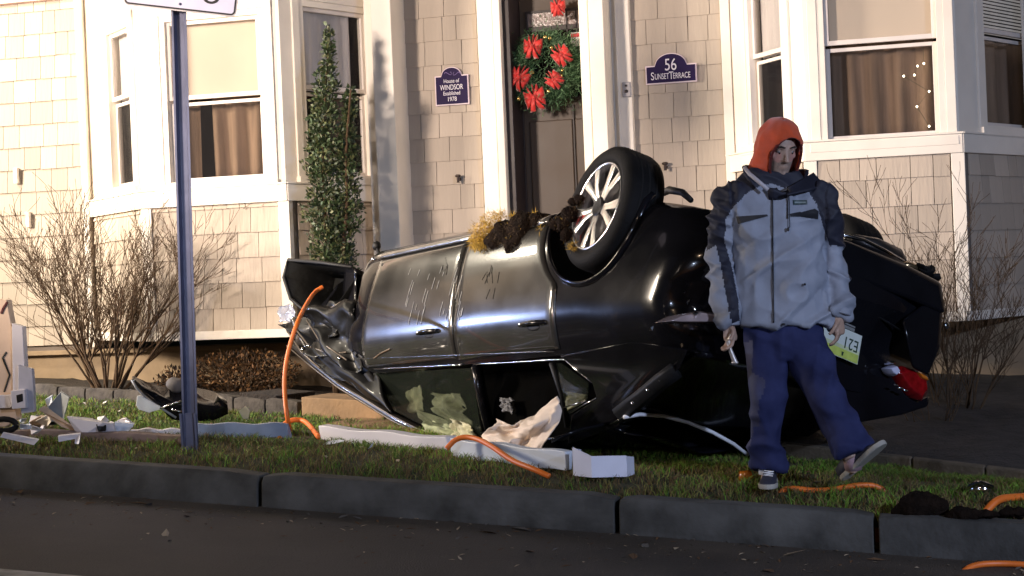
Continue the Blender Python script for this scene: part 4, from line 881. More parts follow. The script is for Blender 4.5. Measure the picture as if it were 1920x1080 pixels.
mb.tube([pp(1592, 856, -.20), pp(1600, 884, -.20), pp(1603, 880, -.22)], [.032, .030, .02], 10)
bodyo = mb.build('body', skin, man); remesh(bodyo, .0062, 2, .35)
bodyo.data.materials.clear(); bodyo.data.materials.append(skin)
stub = mat('stubble_skin', (.31, .215, .165), .65, var=.25, scale=60, bump=.2, bscale=120); bodyo.data.materials.append(stub); bodyo.data.materials.append(mat('flushed_skin', (.46, .24, .19), .5, var=.12, scale=30))
bb_ = root_base(man)
for p in bodyo.data.polygons:
    q_ = p.center+bb_-HC; x_, y_, z_ = q_.dot(hr), q_.dot(hf), q_.dot(hu); nz = .008*noise.noise(q_*40)
    if y_ > .0 and -.14 < z_ < .1:
        if z_+nz < -.036 and not (abs(x_) < .024 and abs(z_+.063) < .009): p.material_index = 1
        elif z_ < .01 and abs(x_) > .022 and z_ > -.04: p.material_index = 2
eye = mat('eye_white', (.20, .17, .16), .3); pup = mat('dark_iris', (.02, .015, .01), .2); hairm = mat('dark_brow_hair', (.02, .014, .010), .8)
for s in (-1, 1):
    mb = MB(); mb.ell(HP(s*.033, .0735, .014), .0125, .010, .0075, (hr, hf, hu), nu=12, nv=8); e = mb.build('eye', eye, man, smooth='all')
    mb = MB(); mb.ell(HP(s*.033+.002, .0815, .009), .006, .004, .006, (hr, hf, hu), nu=10, nv=6); mb.build('iris', pup, e, smooth='all')
    mb = MB(); mb.tube([HP(s*.020, .080, .0235), HP(s*.034, .0815, .0245), HP(s*.048, .074, .019)], [.0035, .005, .0035], 8); mb.build('eyelid', skin, man, smooth='all')
    mb = MB(); mb.tube([HP(s*.014, .0985, .041), HP(s*.034, .0965, .046), HP(s*.057, .0745, .037)], [.003, .0045, .002], 8); mb.build('eyebrow', hairm, man, smooth='all')
mb = MB(); mb.rings([[HP((a+.003)*math.cos(t), o+(b+.003)*math.sin(t), z) for t in [math.pi*(-.08+1.16*k/16) for k in range(17)]] for z, a, b, o in prof[1:4]], cap=False, closed=False)
# -- hood
orange = mat('orange_knit', (.55, .065, .010), .85, var=.2, scale=12, bump=.35, bscale=160, sheen=.4, bdist=.004)
mb = MB(); NV, NU = 26, 40; vs = []; 
OC = (hf*.95+hr*.18-hu*.02).normalized(); face_c = HP(.004, .06, -.015)
def hood_pt(th, z):      # z from -1.55 (collar) to 1 (crown)
    if z >= 0: a, b, h = .108*math.sqrt(max(0, 1-z**2.3)), .128*math.sqrt(max(0, 1-z**2.3)), .020+z*.133
    else: k = -z; a = .108+.010*k*k; b = .128-.01*k; h = .020-k*.135
    c = math.cos(th); s = math.sin(th); f = 1+.10*noise.noise(Vector((c*2, s*2, z*2.5)))-.05*max(0, 1-5*abs(noise.noise(Vector((c*1.6+4, s*1.6, z*1.3+c)))))+.030*math.sin(7*th+4*z)*max(0, min(1, .6-z))
    b *= 1+.14*max(0, s)*max(0, min(1, (z+.1)*1.5)); a *= 1+.05*max(0, -z)
    p = HP(a*c*f, -.006+b*s*f-.01*max(0, -z), h)
    return p
rings = []
for j in range(NV+1):
    z = -1.15+2.1496*(1-(1-j/NV)**1.35); rings.append([hood_pt(2*math.pi*k/NU, z) for k in range(NU)])
mb.rings(rings, cap=False); mb.add([rings[-1][k] for k in range(NU)], [tuple(range(NU))])
ho = mb.build('hood', orange, man, smooth='all')
bmh = bmesh.new(); bmh.from_mesh(ho.data); base = root_base(man)
def in_face(c):
    d = c-HC; x, y, z = d.dot(hr), d.dot(hf), d.dot(hu)
    if y < .01: return False
    zz = (z+.022)/(.116 if z > -.022 else .14); xx = (x-.008)/.079
    return xx*xx+zz*zz < 1
dl = [f for f in bmh.faces if in_face(f.calc_center_median()+base)]; bmesh.ops.delete(bmh, geom=dl, context='FACES')
bnd = [v for v in bmh.verts if v.is_boundary and (v.co+base-HC).dot(hf) > .01 and (v.co+base-HC).dot(hu) < .12]
for _ in range(3): bmesh.ops.smooth_vert(bmh, verts=bnd, factor=.5, use_axis_x=True, use_axis_y=True, use_axis_z=True)
bmh.to_mesh(ho.data); bmh.free(); q = ho.modifiers.new('s', 'SOLIDIFY'); q.thickness = .012; q.offset = -1; q = ho.modifiers.new('sub', 'SUBSURF'); q.levels = 1; q.render_levels = 1
mb = MB(); rimp = []
for k in range(37):
    t = 2*math.pi*k/36; x = .008+.082*math.cos(t); z = -.022+(.120 if math.sin(t) > 0 else .142)*math.sin(t)
    y = .126*math.sqrt(max(.1, 1-(x/.115)**2-((z-.02)/.17)**2 if z > .02 else 1-(x/.115)**2)) - .012 - max(0, -z-.05)*.25
    rimp.append(HP(x, y, z))
mb.tube(rimp, .0065, 8, cap=False); mb.build('hood_edge', mat('dark_red_lining', (.10, .008, .006), .9), man, smooth='all')
# -- jacket
jm = [mat('grey_jacket_shell', (.24, .26, .315), .68, var=.14, scale=6, bump=.25, bscale=30), mat('navy_jacket_areas', (.012, .013, .026), .7, var=.2, scale=6, bump=.2, bscale=30), mat('shadow_grey_lower', (.2, .2, .24), .62)]
mb = MB()
mb.rings([ring(1470, 608, 95, 52, ex=2.3), ring(1469, 590, 94, 53, ex=2.3), ring(1466, 540, 88, 52, ex=2.3), ring(1462, 490, 83, 50, ex=2.3), ring(1458, 440, 85, 50, ex=2.3), ring(1456, 400, 90, 48, ex=2.3), ring(1454, 372, 95, 40), ring(1453, 352, 84, 36), ring(1453, 338, 60, 32), ring(1453, 322, 44, 30)])
limb(mb, [(1392, 362, 0, 28), (1371, 378, 0, 32), (1358, 420, .02, 29), (1350, 470, .04, 26), (1350, 510, .02, 26), (1357, 560, -.03, 23), (1368, 606, -.07, 18)], 18)
limb(mb, [(1520, 358, 0, 28), (1539, 376, 0, 32), (1553, 425, .03, 28), (1564, 470, .05, 27), (1569, 515, .03, 26), (1572, 555, .0, 24), (1573, 588, -.05, 19)], 18)
jac = mb.build('jacket', jm[0], man); remesh(jac, .0065, 5, .5)
jac.data.materials.clear(); [jac.data.materials.append(m) for m in jm[:2]]
def ridge(p, sh=3): return max(0, 1-abs(noise.noise(p))*sh)
def jfold(c, n):
    w = c+root_base(man); x, y = proj(w); v = (y-340)/270; arm = abs((x-1460)/95) > .95
    a = .012*ridge(Vector((w.x*4+w.z*5, w.y*3, w.z*4-w.x*4)))+.010*ridge(Vector((w.x*5-w.z*7+3, w.y*3, w.z*3)))*(.4+v)
    if arm: a += .011*ridge(Vector((w.x*3, w.y*3, w.z*13+w.x*6)), 2.5)
    a += .008*noise.noise(w*9)+.014*noise.noise(Vector((w.x*4, w.y*3, w.z*3+5)))
    return n*(a*1.75-.014)
displace(jac, jfold)
YOKE = [(1300, 300), (1300, 400), (1310, 462), (1352, 450), (1358, 415), (1372, 392), (1400, 362), (1430, 346), (1450, 345), (1470, 352), (1510, 349), (1532, 385), (1545, 430), (1556, 462), (1590, 450), (1640, 300)]
def inpoly(x, y, P):
    c = False; j = len(P)-1
    for i in range(len(P)):
        (xi, yi), (xj, yj) = P[i], P[j]
        if (yi > y) != (yj > y) and x < (xj-xi)*(y-yi)/(yj-yi)+xi: c = not c
        j = i
    return c
DARK = [YOKE, [(1325, 380), (1355, 395), (1362, 420), (1358, 450), (1372, 500), (1384, 560), (1388, 615), (1374, 615), (1362, 560), (1352, 500), (1342, 460), (1325, 470)],  # navy areas: yoke, band between left sleeve and body, right sleeve
        [(1540, 380), (1600, 380), (1600, 540), (1592, 520), (1584, 465), (1560, 458), (1552, 425)]]
base = root_base(man)
for p in jac.data.polygons:
    w = p.center+base; x, y = proj(w)
    p.material_index = 1 if any(inpoly(x, y, q) for q in DARK) else 0
bj = bvh_of(jac)
dk = mat('black_zip_and_flaps', (.010, .010, .014), .55); grey2 = mat('placket_grey', (.28, .30, .36), .6, var=.08, scale=8, bump=.2, bscale=30)
mb = MB(); patch(mb, bj, [(1450, 352), (1476, 350), (1478, 612), (1456, 612)], 4, 40, .010, .006); mb.build('placket', grey2, man, smooth=True)
mb = MB(); strip(mb, bj, [(1448+k*.06*1.0+.25*k*.12, 356+k*8.3) for k in range(31)], .0035, .008); strip(mb, bj, [(1477+.03*k, 356+k*6) for k in range(10)], .0028, .010); mb.build('zip_line', dk, man, smooth='all')
mb = MB(); patch(mb, bj, [(1380, 406), (1438, 402), (1440, 405), (1384, 420)], 12, 4, .008, .006); mb.build('pocket_flap', dk, man, smooth=True)
mb = MB(); patch(mb, bj, [(1484, 403), (1528, 391), (1535, 396), (1534, 411)], 12, 4, .008, .006); patch(mb, bj, [(1480, 401), (1500, 397), (1530, 406), (1484, 406)], 8, 2, .008, .005); mb.build('pocket_flap', dk, man, smooth=True)
mb = MB(); patch(mb, bj, [(1487, 375), (1513, 375), (1514, 383), (1488, 384)], 8, 3, .008, .005); mb.build('chest_badge', mat('badge_dark_green', (.03, .05, .05), .5), man, smooth=True)
mb = MB(); patch(mb, bj, [(1490, 378), (1511, 378), (1511, 380.5), (1490, 381)], 6, 1, .0095, .002); mb.build('badge_stripe', mat('badge_grey', (.18, .22, .22), .5), man)
mb = MB(); strip(mb, bj, [(1478, 352), (1480, 380), (1480, 410), (1481, 425), (1476, 431)], .0025, .014); mb.ell(hit(bj, 1478, 430, .018), .006, .006, .010); strip(mb, bj, [(1455, 352), (1460, 360), (1468, 364), (1470, 372)], .004, .014); mb.build('draw_cord', dk, man, smooth='all')
mb = MB()
for px, py in ((1469, 608), (1509, 533)):
    h_ = hit(bj, px, py, .014)
    if h_ is not None: mb.ell(h_, .010 if py > 600 else .006, .006, .006)
mb.build('snap_button', dk, man, smooth='all')
mb = MB(); mb.tube([pp(1366, 598, -.07), pp(1368, 612, -.075)], [(.056, .050), (.052, .046)], 14); mb.build('cuff', jm[0], man, smooth=True, bevel=.004); mb = MB(); mb.tube([pp(1577, 578, -.045), pp(1575, 590, -.05)], [(.058, .052), (.054, .05)], 14); mb.build('cuff', jm[0], man, smooth=True, bevel=.004)
# collar: open, standing, dark
col = MB(); CR = []
for k in range(25):
    t = math.radians(-75+330*k/24+ -30); c, s = math.cos(t), math.sin(t)
    front = max(0, -s)
    lo = pp(1454+c*48, 350+front*24, s*.10); hi = pp(1454+c*60, 312+front*44+ (6 if c > 0 else -2), s*.125); CR.append((lo, hi))
mb = MB(); mb.rings([[a*(1-t)+b*t for a, b in CR] for t in (0, .35, .7, 1)], cap=False, closed=False); mb.build('collar', jm[1], man, smooth='all', solid=.016)
mb = MB(); mb.tube([pp(1396, 314, -.05), pp(1405, 326, -.10), pp(1422, 340, -.14), pp(1440, 356, -.155)], [(.010, .007)]*4, 8); mb.build('collar_piping', mat('pale_piping', (.45, .42, .44), .5), man, smooth='all')
mb = MB(); rg = []
for k in range(9):
    t = k/8; rg.append([pp(1524-46*t, 324+28*t, -.03-.12*t), pp(1540-62*t+4, 347+18*t, -.02-.12*t), pp(1520-45*t, 356+8*t, -.10-.07*t)])
mb.rings(rg, cap=False, closed=False); mb.build('collar_lapel', jm[1], man, smooth='all', solid=.012)
# -- trousers
tr = mat('navy_tracksuit', (.016, .021, .078), .8, var=.3, scale=7, bump=.3, bscale=25, spec=.2, col2=(.028, .034, .100)); tr2 = mat('worn_grey_blue', (.028, .030, .074), .7, var=.3, scale=9)
mb = MB()
mb.rings([ring(1470, 596, 72, 42), ring(1471, 625, 76, 45), ring(1472, 650, 72, 44), ring(1473, 672, 50, 38)])
limb(mb, [(1436, 620, 0, (42, 40)), (1437, 660, 0, 39), (1438, 700, 0, 36), (1438, 750, -.02, 33), (1437, 800, .01, 31), (1438, 845, .04, 30), (1438, 876, .05, 33)], 18)
limb(mb, [(1503, 620, 0, (42, 40)), (1514, 660, -.03, 40), (1532, 700, -.07, 37), (1554, 750, -.14, 34), (1573, 790, -.16, 33), (1588, 825, -.19, 38), (1598, 848, -.20, 36)], 18)
trou = mb.build('trousers', tr, man); remesh(trou, .0105, 3, .5)
trou.data.materials.clear(); trou.data.materials.append(tr); trou.data.materials.append(tr2)
def tfold(c, n):
    w = c+root_base(man); x, y = proj(w); k = max(0, (y-780)/90)
    return n*(.014*noise.noise(Vector((w.x*4, w.y*4, w.z*3)))+.020*(.6+k)*ridge(Vector((w.x*4+w.z*5, w.y*4, w.z*7)))+.015*ridge(Vector((w.x*9, w.y*5, w.z*2.5+7)))-.011)
displace(trou, tfold)
for p in trou.data.polygons:
    w = p.center+base; x, y = proj(w); p.material_index = 1 if (x < 1408+14*noise.noise(w*6) and y > 640) or (700 < y < 800 and x < 1422+22*noise.noise(w*9)) or (1500 < x < 1535 and y > 720 and x < 1528+40*noise.noise(w*7)-(830-y)*.25) else 0
# -- shoes
sole = mat('pale_rubber_sole', (.34, .32, .28), .7, var=.15, bump=.3, bscale=60); upper = mat('navy_shoe_upper', (.03, .032, .05), .6, bump=.2); sock = mat('white_sock', (.7, .7, .72), .9)
def shoe(hp, fwd, up, L=.29):
    fwd = fwd.normalized(); up = (up-fwd*up.dot(fwd)).normalized(); sd = fwd.cross(up)
    out = [(-.02, .022), (.0, .034), (.05, .036), (.11, .034), (.17, .043), (.22, .047), (.26, .040), (.285, .022), (.293, .006)]
    f = lambda x, w, z: hp+fwd*x+sd*w+up*z
    pts = [(x, w) for x, w in out]+[(x, -w) for x, w in out[::-1]]
    mb = MB(); mb.rings([[f(x*1.0, w*k, z) for x, w in pts] for z, k in ((0, .93), (.004, 1), (.020, 1.02), (.024, .98))]); so = mb.build('shoe', sole, man, smooth=True, bevel=.003)
    mb = MB(); st = [(-.015, .028, .075, .02), (.03, .034, .085, .05), (.09, .034, .080, .05), (.15, .038, .060, .03), (.21, .042, .045, .02), (.26, .034, .034, .01), (.285, .014, .022, .0)]
    rg = []
    for x, w, h, _ in st: rg.append([f(x, w*math.cos(math.pi*k/10), .02+(h-.02)*max(0, math.sin(math.pi*k/10))**.7) for k in range(11)])
    mb.rings(rg); mb.build('shoe_upper', upper, so, smooth='all')
    mb = MB(); mb.tube([f(.12+.012*k, (-1)**k*.022, .073-.004*k) for k in range(6)], .003, 5); mb.build('lace', sock, so)
    return f
g1 = on_g(1440, 905); hp1 = Vector((pp(1445, 898, .08).x, pp(1445, 898, .08).y, 0)); hp1.z = gz(hp1.x, hp1.y)+.01
shoe(hp1, -F_*.92-R_*.20, Vector((0, 0, 1)))
mb = MB(); mb.tube([pp(1441, 868, .04), pp(1440, 890, .04)], [.05, .046], 12); mb.build('sock', sock, man, smooth='all')
hp2 = pp(1588, 897, -.16); tip = pp(1645, 846, -.30)
fw = (tip-hp2).normalized(); shoe(hp2, fw, (F_*.55+U_*.75-R_*.55), .29)
mb = MB(); mb.tube([pp(1598, 850, -.20), pp(1600, 880, -.19)], [.046, .042], 12); mb.build('sock', mat('red_grey_sock', (.30, .20, .22), .9), man, smooth='all')
# pale metal bar held in his right hand
rod = MB(); rp = [pp(1371, 628, -.10), pp(1366, 640, -.10), pp(1369, 655, -.10), pp(1378, 678, -.10)]
rod.tube(rp, [.010, .011, .010, .013], 10); rod.tube([pp(1372, 636, -.10), pp(1361, 641, -.10)], [.011, .011], 8); rod.ell(rp[-1]+Vector((0, 0, -.004)), .017, .013, .010)
r_ = rod.build('metal_bar', mat('dull_pale_metal', (.55, .50, .46), .35, .6), None, smooth=True); tag(r_, 'short pale metal bar held in the right hand of the walking person', 'bar')
# ------------------------------------------------------------------ street sign
sb = on_g(357, 838); postd = sb.dot(Fv)
sign = empty('street_sign', sb, 'grey steel channel post carrying a white black-bordered sign before the bay window', 'street sign')
gal = mat('galvanised_post', (.115, .125, .19), .45, .6, var=.15, scale=6, bump=.1, bscale=30); st0 = sb+Vector((0, 0, -.1)); st1 = pix(335, 26, postd)
up_ = (st1-sb).normalized(); pr_ = R0.copy(); pf = up_.cross(pr_).normalized(); pr_ = pf.cross(up_).normalized()
def uch(mb, a, b, w=.044, d=.035, fl=.012, t=.004):
    if pf.dot(Fv) < 0: s = -1
    else: s = 1
    prof = [(-w, 0), (-w+fl+.0, 0), (-w+fl+.012, d), (w-fl-.012, d), (w-fl, 0), (w, 0), (w, t), (w-fl+t, t), (w-fl-.010, d+t), (-w+fl+.010, d+t), (-w+fl-t, t), (-w, t)]
    mb.rings([[p+pr_*x+pf*(y*s) for x, y in prof] for p in (a, b)])
mb = MB(); uch(mb, st0, st1+up_*.45); mb.build('post', gal, sign)
mb = MB(); uch(mb, st0, pix(352, 775, postd), .047, .02, .012); o = mb.build('post_stub', gal, sign); o.location += Vector(-Fv*.012)
Q = lambda px, py: pix(px, py, postd-.05)
bl0, br0 = Q(230, 9), Q(443, 33); ux = (br0-bl0).normalized(); uy = (Uv-ux*Uv.dot(ux)).normalized(); un = -ux.cross(uy); wS = (br0-bl0).length
if un.dot(Fv) > 0: un = -un
def rrect(w, h, r, o, inset=0.0):
    pts = []
    for cx, cy, a0 in ((r, r, 180), (w-r, r, 270), (w-r, h-r, 0), (r, h-r, 90)):
        for k in range(7): a = math.radians(a0+15*k); pts.append((cx+(r-inset)*math.cos(a), cy+(r-inset)*math.sin(a)))
    return [o+ux*x+uy*y for x, y in pts]
sg = mat('white_sign_sheeting', (.52, .52, .66), .4, var=.06); sgb = mat('black_sign_print', (.006, .006, .01), .4)
mb = MB(); mb.prism(rrect(wS, .30, .035, bl0), un*.004); so = mb.build('sign_plate', mat('sign_edge_grey', (.45, .43, .45), .4, .3), sign)
mb = MB(); mb.prism(rrect(wS, .30, .035, bl0+un*.004, .008), un*.001); mb.build('border', sgb, so)
mb = MB(); mb.prism(rrect(wS, .30, .035, bl0+un*.005, .018), un*.001); mb.build('face', sg, so)
mb = MB(); c = Q(396, -4)+un*.008; mb.rings([[c+ux*(r*math.cos(t)*1.3)+uy*(r*math.sin(t)) for t in [2*math.pi*k/24 for k in range(24)]] for r in (.022, .036)], cap=False); mb.build('lettering', sgb, so, solid=.001)
mb = MB(); c = Q(338, 8)+un*.008; mb.ell(c, .008, .008, .008, nu=8, nv=6); mb.build('bolt', gal, so, smooth='all')
# ------------------------------------------------------------------ plants
bark = mat('bare_bark', (.080, .046, .022), .9, var=.3, scale=20, bump=.3)
def bare(name, base, h, spread, nst, seed, label, tw=3, r0=.016, lean=0.0, dens=1.0):
    rs = random.Random(seed); root = empty(name, base, label, 'shrub'); tw_mb = MB()
    def branch(mb, p, d, l, r, depth):
        n = 6; P = [p]; q = d.copy()
        for i in range(n):
            q = (q+Vector((rs.gauss(0, .10), rs.gauss(0, .10), rs.gauss(.03, .07)))).normalized(); P.append(P[-1]+q*l/n)
        mb.tube(P, [max(.0016, r*(1-.75*i/n)) for i in range(n+1)], 5 if depth < 2 else 4, cap=False)
        if depth < tw:
            for k in range(int((4 if depth == 0 else 3)*dens+rs.random())):
                i = rs.randint(1 if depth else 2, n); s = Vector((rs.gauss(0, 1), rs.gauss(0, .7), rs.gauss(0, .5))).normalized()
                branch(tw_mb, P[i], (q*1.1+s*.62+Vector((0, 0, .15))).normalized(), l*rs.uniform(.38, .62), r*(1-.75*i/n)*.75, depth+1)
    for i in range(nst):
        a = -1+2*(i+.5)/nst+rs.gauss(0, .06); d = Vector((a*spread+lean, rs.gauss(0, .25), 1)).normalized()
        mb = MB(); branch(mb, base+Vector((a*.09, rs.gauss(0, .04), -.03)), d, h*rs.uniform(.62, .9)/max(.6, d.z)**.3, r0*rs.uniform(.6, 1), 0)
        mb.build('stem', bark, root, smooth='all', recalc=False)
    tw_mb.build('twigs', bark, root, smooth='all', recalc=False); return root
b1 = on_y(200, 724, 12.0); b1.z = gz(b1.x, b1.y)
bare('bare_shrub', b1, 1.28, .80, 20, 3, 'large leafless shrub fanning out in front of the left wall and bay window', 3, .016, 0.0, 1.5)
b2 = on_y(1795, 800, 10.9); b2.z = gz(b2.x, b2.y)
bare('bare_shrub', b2, 1.18, .42, 13, 8, 'thin leafless shrub behind the rear of the upturned car at right', 3, .010, .05, 1.3)
b3 = on_y(1745, 850, 10.3); b3.z = gz(b3.x, b3.y)
bare('bare_shrub', b3, .7, .5, 5, 18, 'low dark leafless twigs at ground level below the tail lamp', 2, .007)
def leafy(mb, c, r, n, size, rs, mats=2, flat=1.0):
    for i in range(n):
        d = Vector((rs.gauss(0, 1), rs.gauss(0, 1), rs.gauss(0, 1))).normalized(); p = c+Vector((d.x*r[0], d.y*r[1], d.z*r[2]))*rs.random()**.35
        t = (d*.6+Vector((rs.gauss(0, .6), rs.gauss(0, .6), rs.gauss(.5, .5)))).normalized(); s = t.cross(Vector((rs.gauss(0, 1), rs.gauss(0, 1), rs.gauss(0, 1)))).normalized(); l = size*rs.uniform(.6, 1.25); w = l*.26
        mb.add([p, p+t*l*.5+s*w, p+t*l, p+t*l*.5-s*w], [(0, 1, 2, 3)], rs.randrange(mats))
hollym = [mat('holly_leaf_dark', (.028, .048, .018), .55, var=.4), mat('holly_leaf_olive', (.085, .095, .035), .5, var=.35), mat('holly_leaf_mid', (.045, .075, .026), .5, var=.4)]
cy = 12.15; hb = on_y(628, 700, cy); hb.z = gz(hb.x, hb.y)
holly = empty('columnar_holly', hb, 'tall narrow green evergreen shrub with two spires in front of the left bay window', 'evergreen shrub')
rs = random.Random(12); mb = MB(); s1 = [(617, 52, 4), (616, 90, 9), (613, 130, 13), (610, 180, 22), (606, 230, 27), (606, 290, 30), (607, 350, 32), (610, 410, 33), (613, 470, 34), (616, 540, 34), (618, 610, 32)]
s2 = [(658, 168, 5), (655, 200, 12), (651, 250, 18), (648, 300, 22), (650, 350, 26), (650, 400, 26), (645, 450, 24), (640, 520, 24)]
for S, Yo in ((s1, 0), (s2, .05)):
    for (x0, y0, w0), (x1, y1, w1) in zip(S, S[1:]):
        steps = max(2, int((y1-y0)/9))
        for k in range(steps):
            t = (k+rs.random())/steps; x, y, w = x0+(x1-x0)*t, y0+(y1-y0)*t, (w0+(w1-w0)*t)*(1+.18*rs.gauss(0, 1)); c = on_y(x+rs.gauss(0, 2.5), y, cy+Yo); rr_ = w/230
            leafy(mb, c, (rr_, rr_, .05), int(22+w*3.6), .040, rs, 3)
mb.build('foliage', hollym, holly, recalc=False)
for S in (s1, s2):
    mb = MB(); mb.tube([hb+Vector((0, 0, -.03))]+[on_y(x, y, cy) for x, y, w in S[::-1]], [.02]*2+[.016-.0013*i for i in range(len(S)-1)], 6); mb.build('stem', bark, holly, smooth='all')
def lowbush(px, py, Y, rx, rz_, label, m, n, size, twigs=90, seed=1):
    rs = random.Random(seed); b = on_y(px, py, Y); b.z = gz(b.x, b.y); root = empty('low_bush', b, label, 'bush'); mb = MB()
    leafy(mb, b+Vector((0, 0, rz_*.85)), (rx, .3, rz_), n, size, rs, len(m)); mb.build('foliage', m, root, recalc=False); mb = MB()
    for k in range(twigs):
        a = rs.uniform(-1, 1); p = b+Vector((a*rx*.3, rs.uniform(-.15, .15), 0)); e = b+Vector((a*rx*rs.uniform(.7, 1.05), rs.uniform(-.3, .3), rz_*2*rs.uniform(.6, 1.05)*math.sqrt(max(.15, 1-a*a))))
        mb.tube([p, (p+e)/2+Vector((0, 0, .05)), e], [.004, .003, .0015], 4, cap=False)
    mb.build('twigs', bark, root, recalc=False)
brown = [mat('dead_leaf_brown', (.10, .048, .018), .85, var=.4), mat('dead_leaf_dark', (.03, .018, .010), .9, var=.4), mat('dead_leaf_rust', (.17, .085, .028), .85, var=.3)]
lowbush(455, 735, 12.3, .50, .20, 'low brown twiggy bush beneath the left bay window beside the street sign', brown, 2600, .035, 110, 5)
lowbush(345, 735, 12.2, .22, .13, 'small dark bush just left of the street sign post', brown[:2], 700, .035, 40, 6)
# garden edging, mulch
edge_m = mat('dark_edging_stone', (.045, .036, .028), .9, var=.4, scale=12, bump=.6, bscale=60, col2=(.10, .085, .07))
e0 = on_g(-40, 738); e1 = on_g(560, 779); ed = bpy.data.objects.new('garden_edging', None); COL.objects.link(ed); ed.location = (e0+e1)/2
tag(ed, 'low row of dark rough edging stones between lawn and the left planting bed', 'edging')
n = 11; rs = random.Random(4)
for i in range(n):
    a = e0.lerp(e1, i/n); b = e0.lerp(e1, (i+1)/n-.004); d = (b-a); N = 5; rg = []
    yv = Vector((-d.y, d.x, 0)).normalized()*.14; z0 = rs.uniform(-.006, .01)
    for k in range(N+1):
        p = a+d*k/N; h = .105+z0+.010*noise.noise(p*9); w = noise.noise(p*7)*.012; e = .01 if k in (0, N) else 0
        p.z = gz(p.x, p.y); rg.append([p+Vector((0, w+e*.3, -.05)), p+Vector((0, w, h*.6)), p+Vector((0, w+.012, h-e)), p+yv+Vector((0, 0, h-.01-e)), p+yv+Vector((0, 0, -.05))])
    mb = MB(); mb.rings(rg); mb.build('edging_stone', edge_m, ed, smooth=True, bevel=.005)
mulch_m = mat('dark_mulch', (.022, .015, .010), .95, var=.5, scale=18, bump=1, bscale=60, bdist=.02)
def bed(x0, x1, yf, z_up, name='mulch_bed', m=mulch_m):
    mb = MB(); nx = 60; ny = 24; vs = []
    for j in range(ny+1):
        for i in range(nx+1):
            x = x0+(x1-x0)*i/nx; y = yf(x)+(13.18-yf(x))*j/ny; vs.append((x, y, gz(x, y)+z_up(j/ny)+.02*fbm((x, y, 1), 5)))
    mb.add(vs, [(j*(nx+1)+i, j*(nx+1)+i+1, (j+1)*(nx+1)+i+1, (j+1)*(nx+1)+i) for j in range(ny) for i in range(nx)]); o = mb.build(name, m, None, smooth='all'); tag(o, kind='structure'); return o
bed(-9.5, -3.4, lambda x: e0.y+(x-e0.x)*(e1.y-e0.y)/(e1.x-e0.x)+.13, lambda t: .045-.02*t, 'mulch_bed')
k0 = on_g(1500, 862); k1 = on_g(2000, 925); sl = (k1.y-k0.y)/(k1.x-k0.x)
bed(-1.9, 5.0, lambda x: k0.y+(x-k0.x)*sl+.05, lambda t: .06+.22*min(1, t*1.3), 'planting_bed', mat('dark_soil', (.030, .027, .027), .95, var=.5, scale=8, bump=1, bscale=50, bdist=.02))
ks = mat('brown_edging', (.12, .095, .065), .85, var=.3, scale=9, bump=.5, bscale=60)
ke = bpy.data.objects.new('garden_edging', None); COL.objects.link(ke); ke.location = k0; tag(ke, 'low brown edging strip behind the walking person at the right of the lawn', 'edging')
for i in range(6):
    a = k0+(k1-k0)*(-.35+i*.27); b = k0+(k1-k0)*(-.35+(i+1)*.27-.006); mb = MB(); rg = []
    for p in (a, b):
        z = gz(p.x, p.y); rg.append([Vector((p.x, p.y, z-.05)), Vector((p.x, p.y, z+.082)), Vector((p.x+.01, p.y+.07, z+.085)), Vector((p.x+.01, p.y+.07, z-.05))])
    mb.rings(rg); mb.build('edging_piece', ks, ke, bevel=.008)
# steps / boxes left of the car
blk = mat('sandstone_block', (.26, .165, .085), .85, var=.2, scale=6, bump=.4, bscale=40)
def gbox(name, q, dep, h, m, label, cat, yaw=0, bevel=.008, rise=0):
    a, b = on_g(*q[0]), on_g(*q[1]); u = b-a; u.z = 0; w = u.length; u.normalize(); nv = Vector((-u.y, u.x, 0)); mb = MB()
    z0 = gz(a.x, a.y)-.03+rise; z1 = gz(b.x, b.y)-.03+rise
    mb.add([Vector((a.x, a.y, z0)), Vector((b.x, b.y, z1)), Vector((b.x, b.y, z1))+nv*dep, Vector((a.x, a.y, z0))+nv*dep]+[Vector((a.x, a.y, z0+h)), Vector((b.x, b.y, z1+h)), Vector((b.x, b.y, z1+h))+nv*dep, Vector((a.x, a.y, z0+h))+nv*dep],
           [(0, 1, 2, 3), (4, 7, 6, 5), (0, 4, 5, 1), (1, 5, 6, 2), (2, 6, 7, 3), (3, 7, 4, 0)])
    o = mb.build(name, m, None, loc=(a+b)/2, bevel=bevel); tag(o, label, cat); return o
gbox('stone_block', ((566, 782), (720, 792)), .35, .17, blk, 'square edged tan stone block beneath the crushed front of the car', 'stone block')
gbox('cardboard_sheet', ((600, 800), (800, 812)), .5, .045, mat('brown_board', (.24, .14, .07), .85, var=.3, scale=5), 'flat brown board lying in front of the tan stone block', 'board')
gbox('stone_rubble', ((450, 770), (520, 776)), .4, .16, mulch_m, 'dark low heap of soil under the left end of the car', 'rubble')
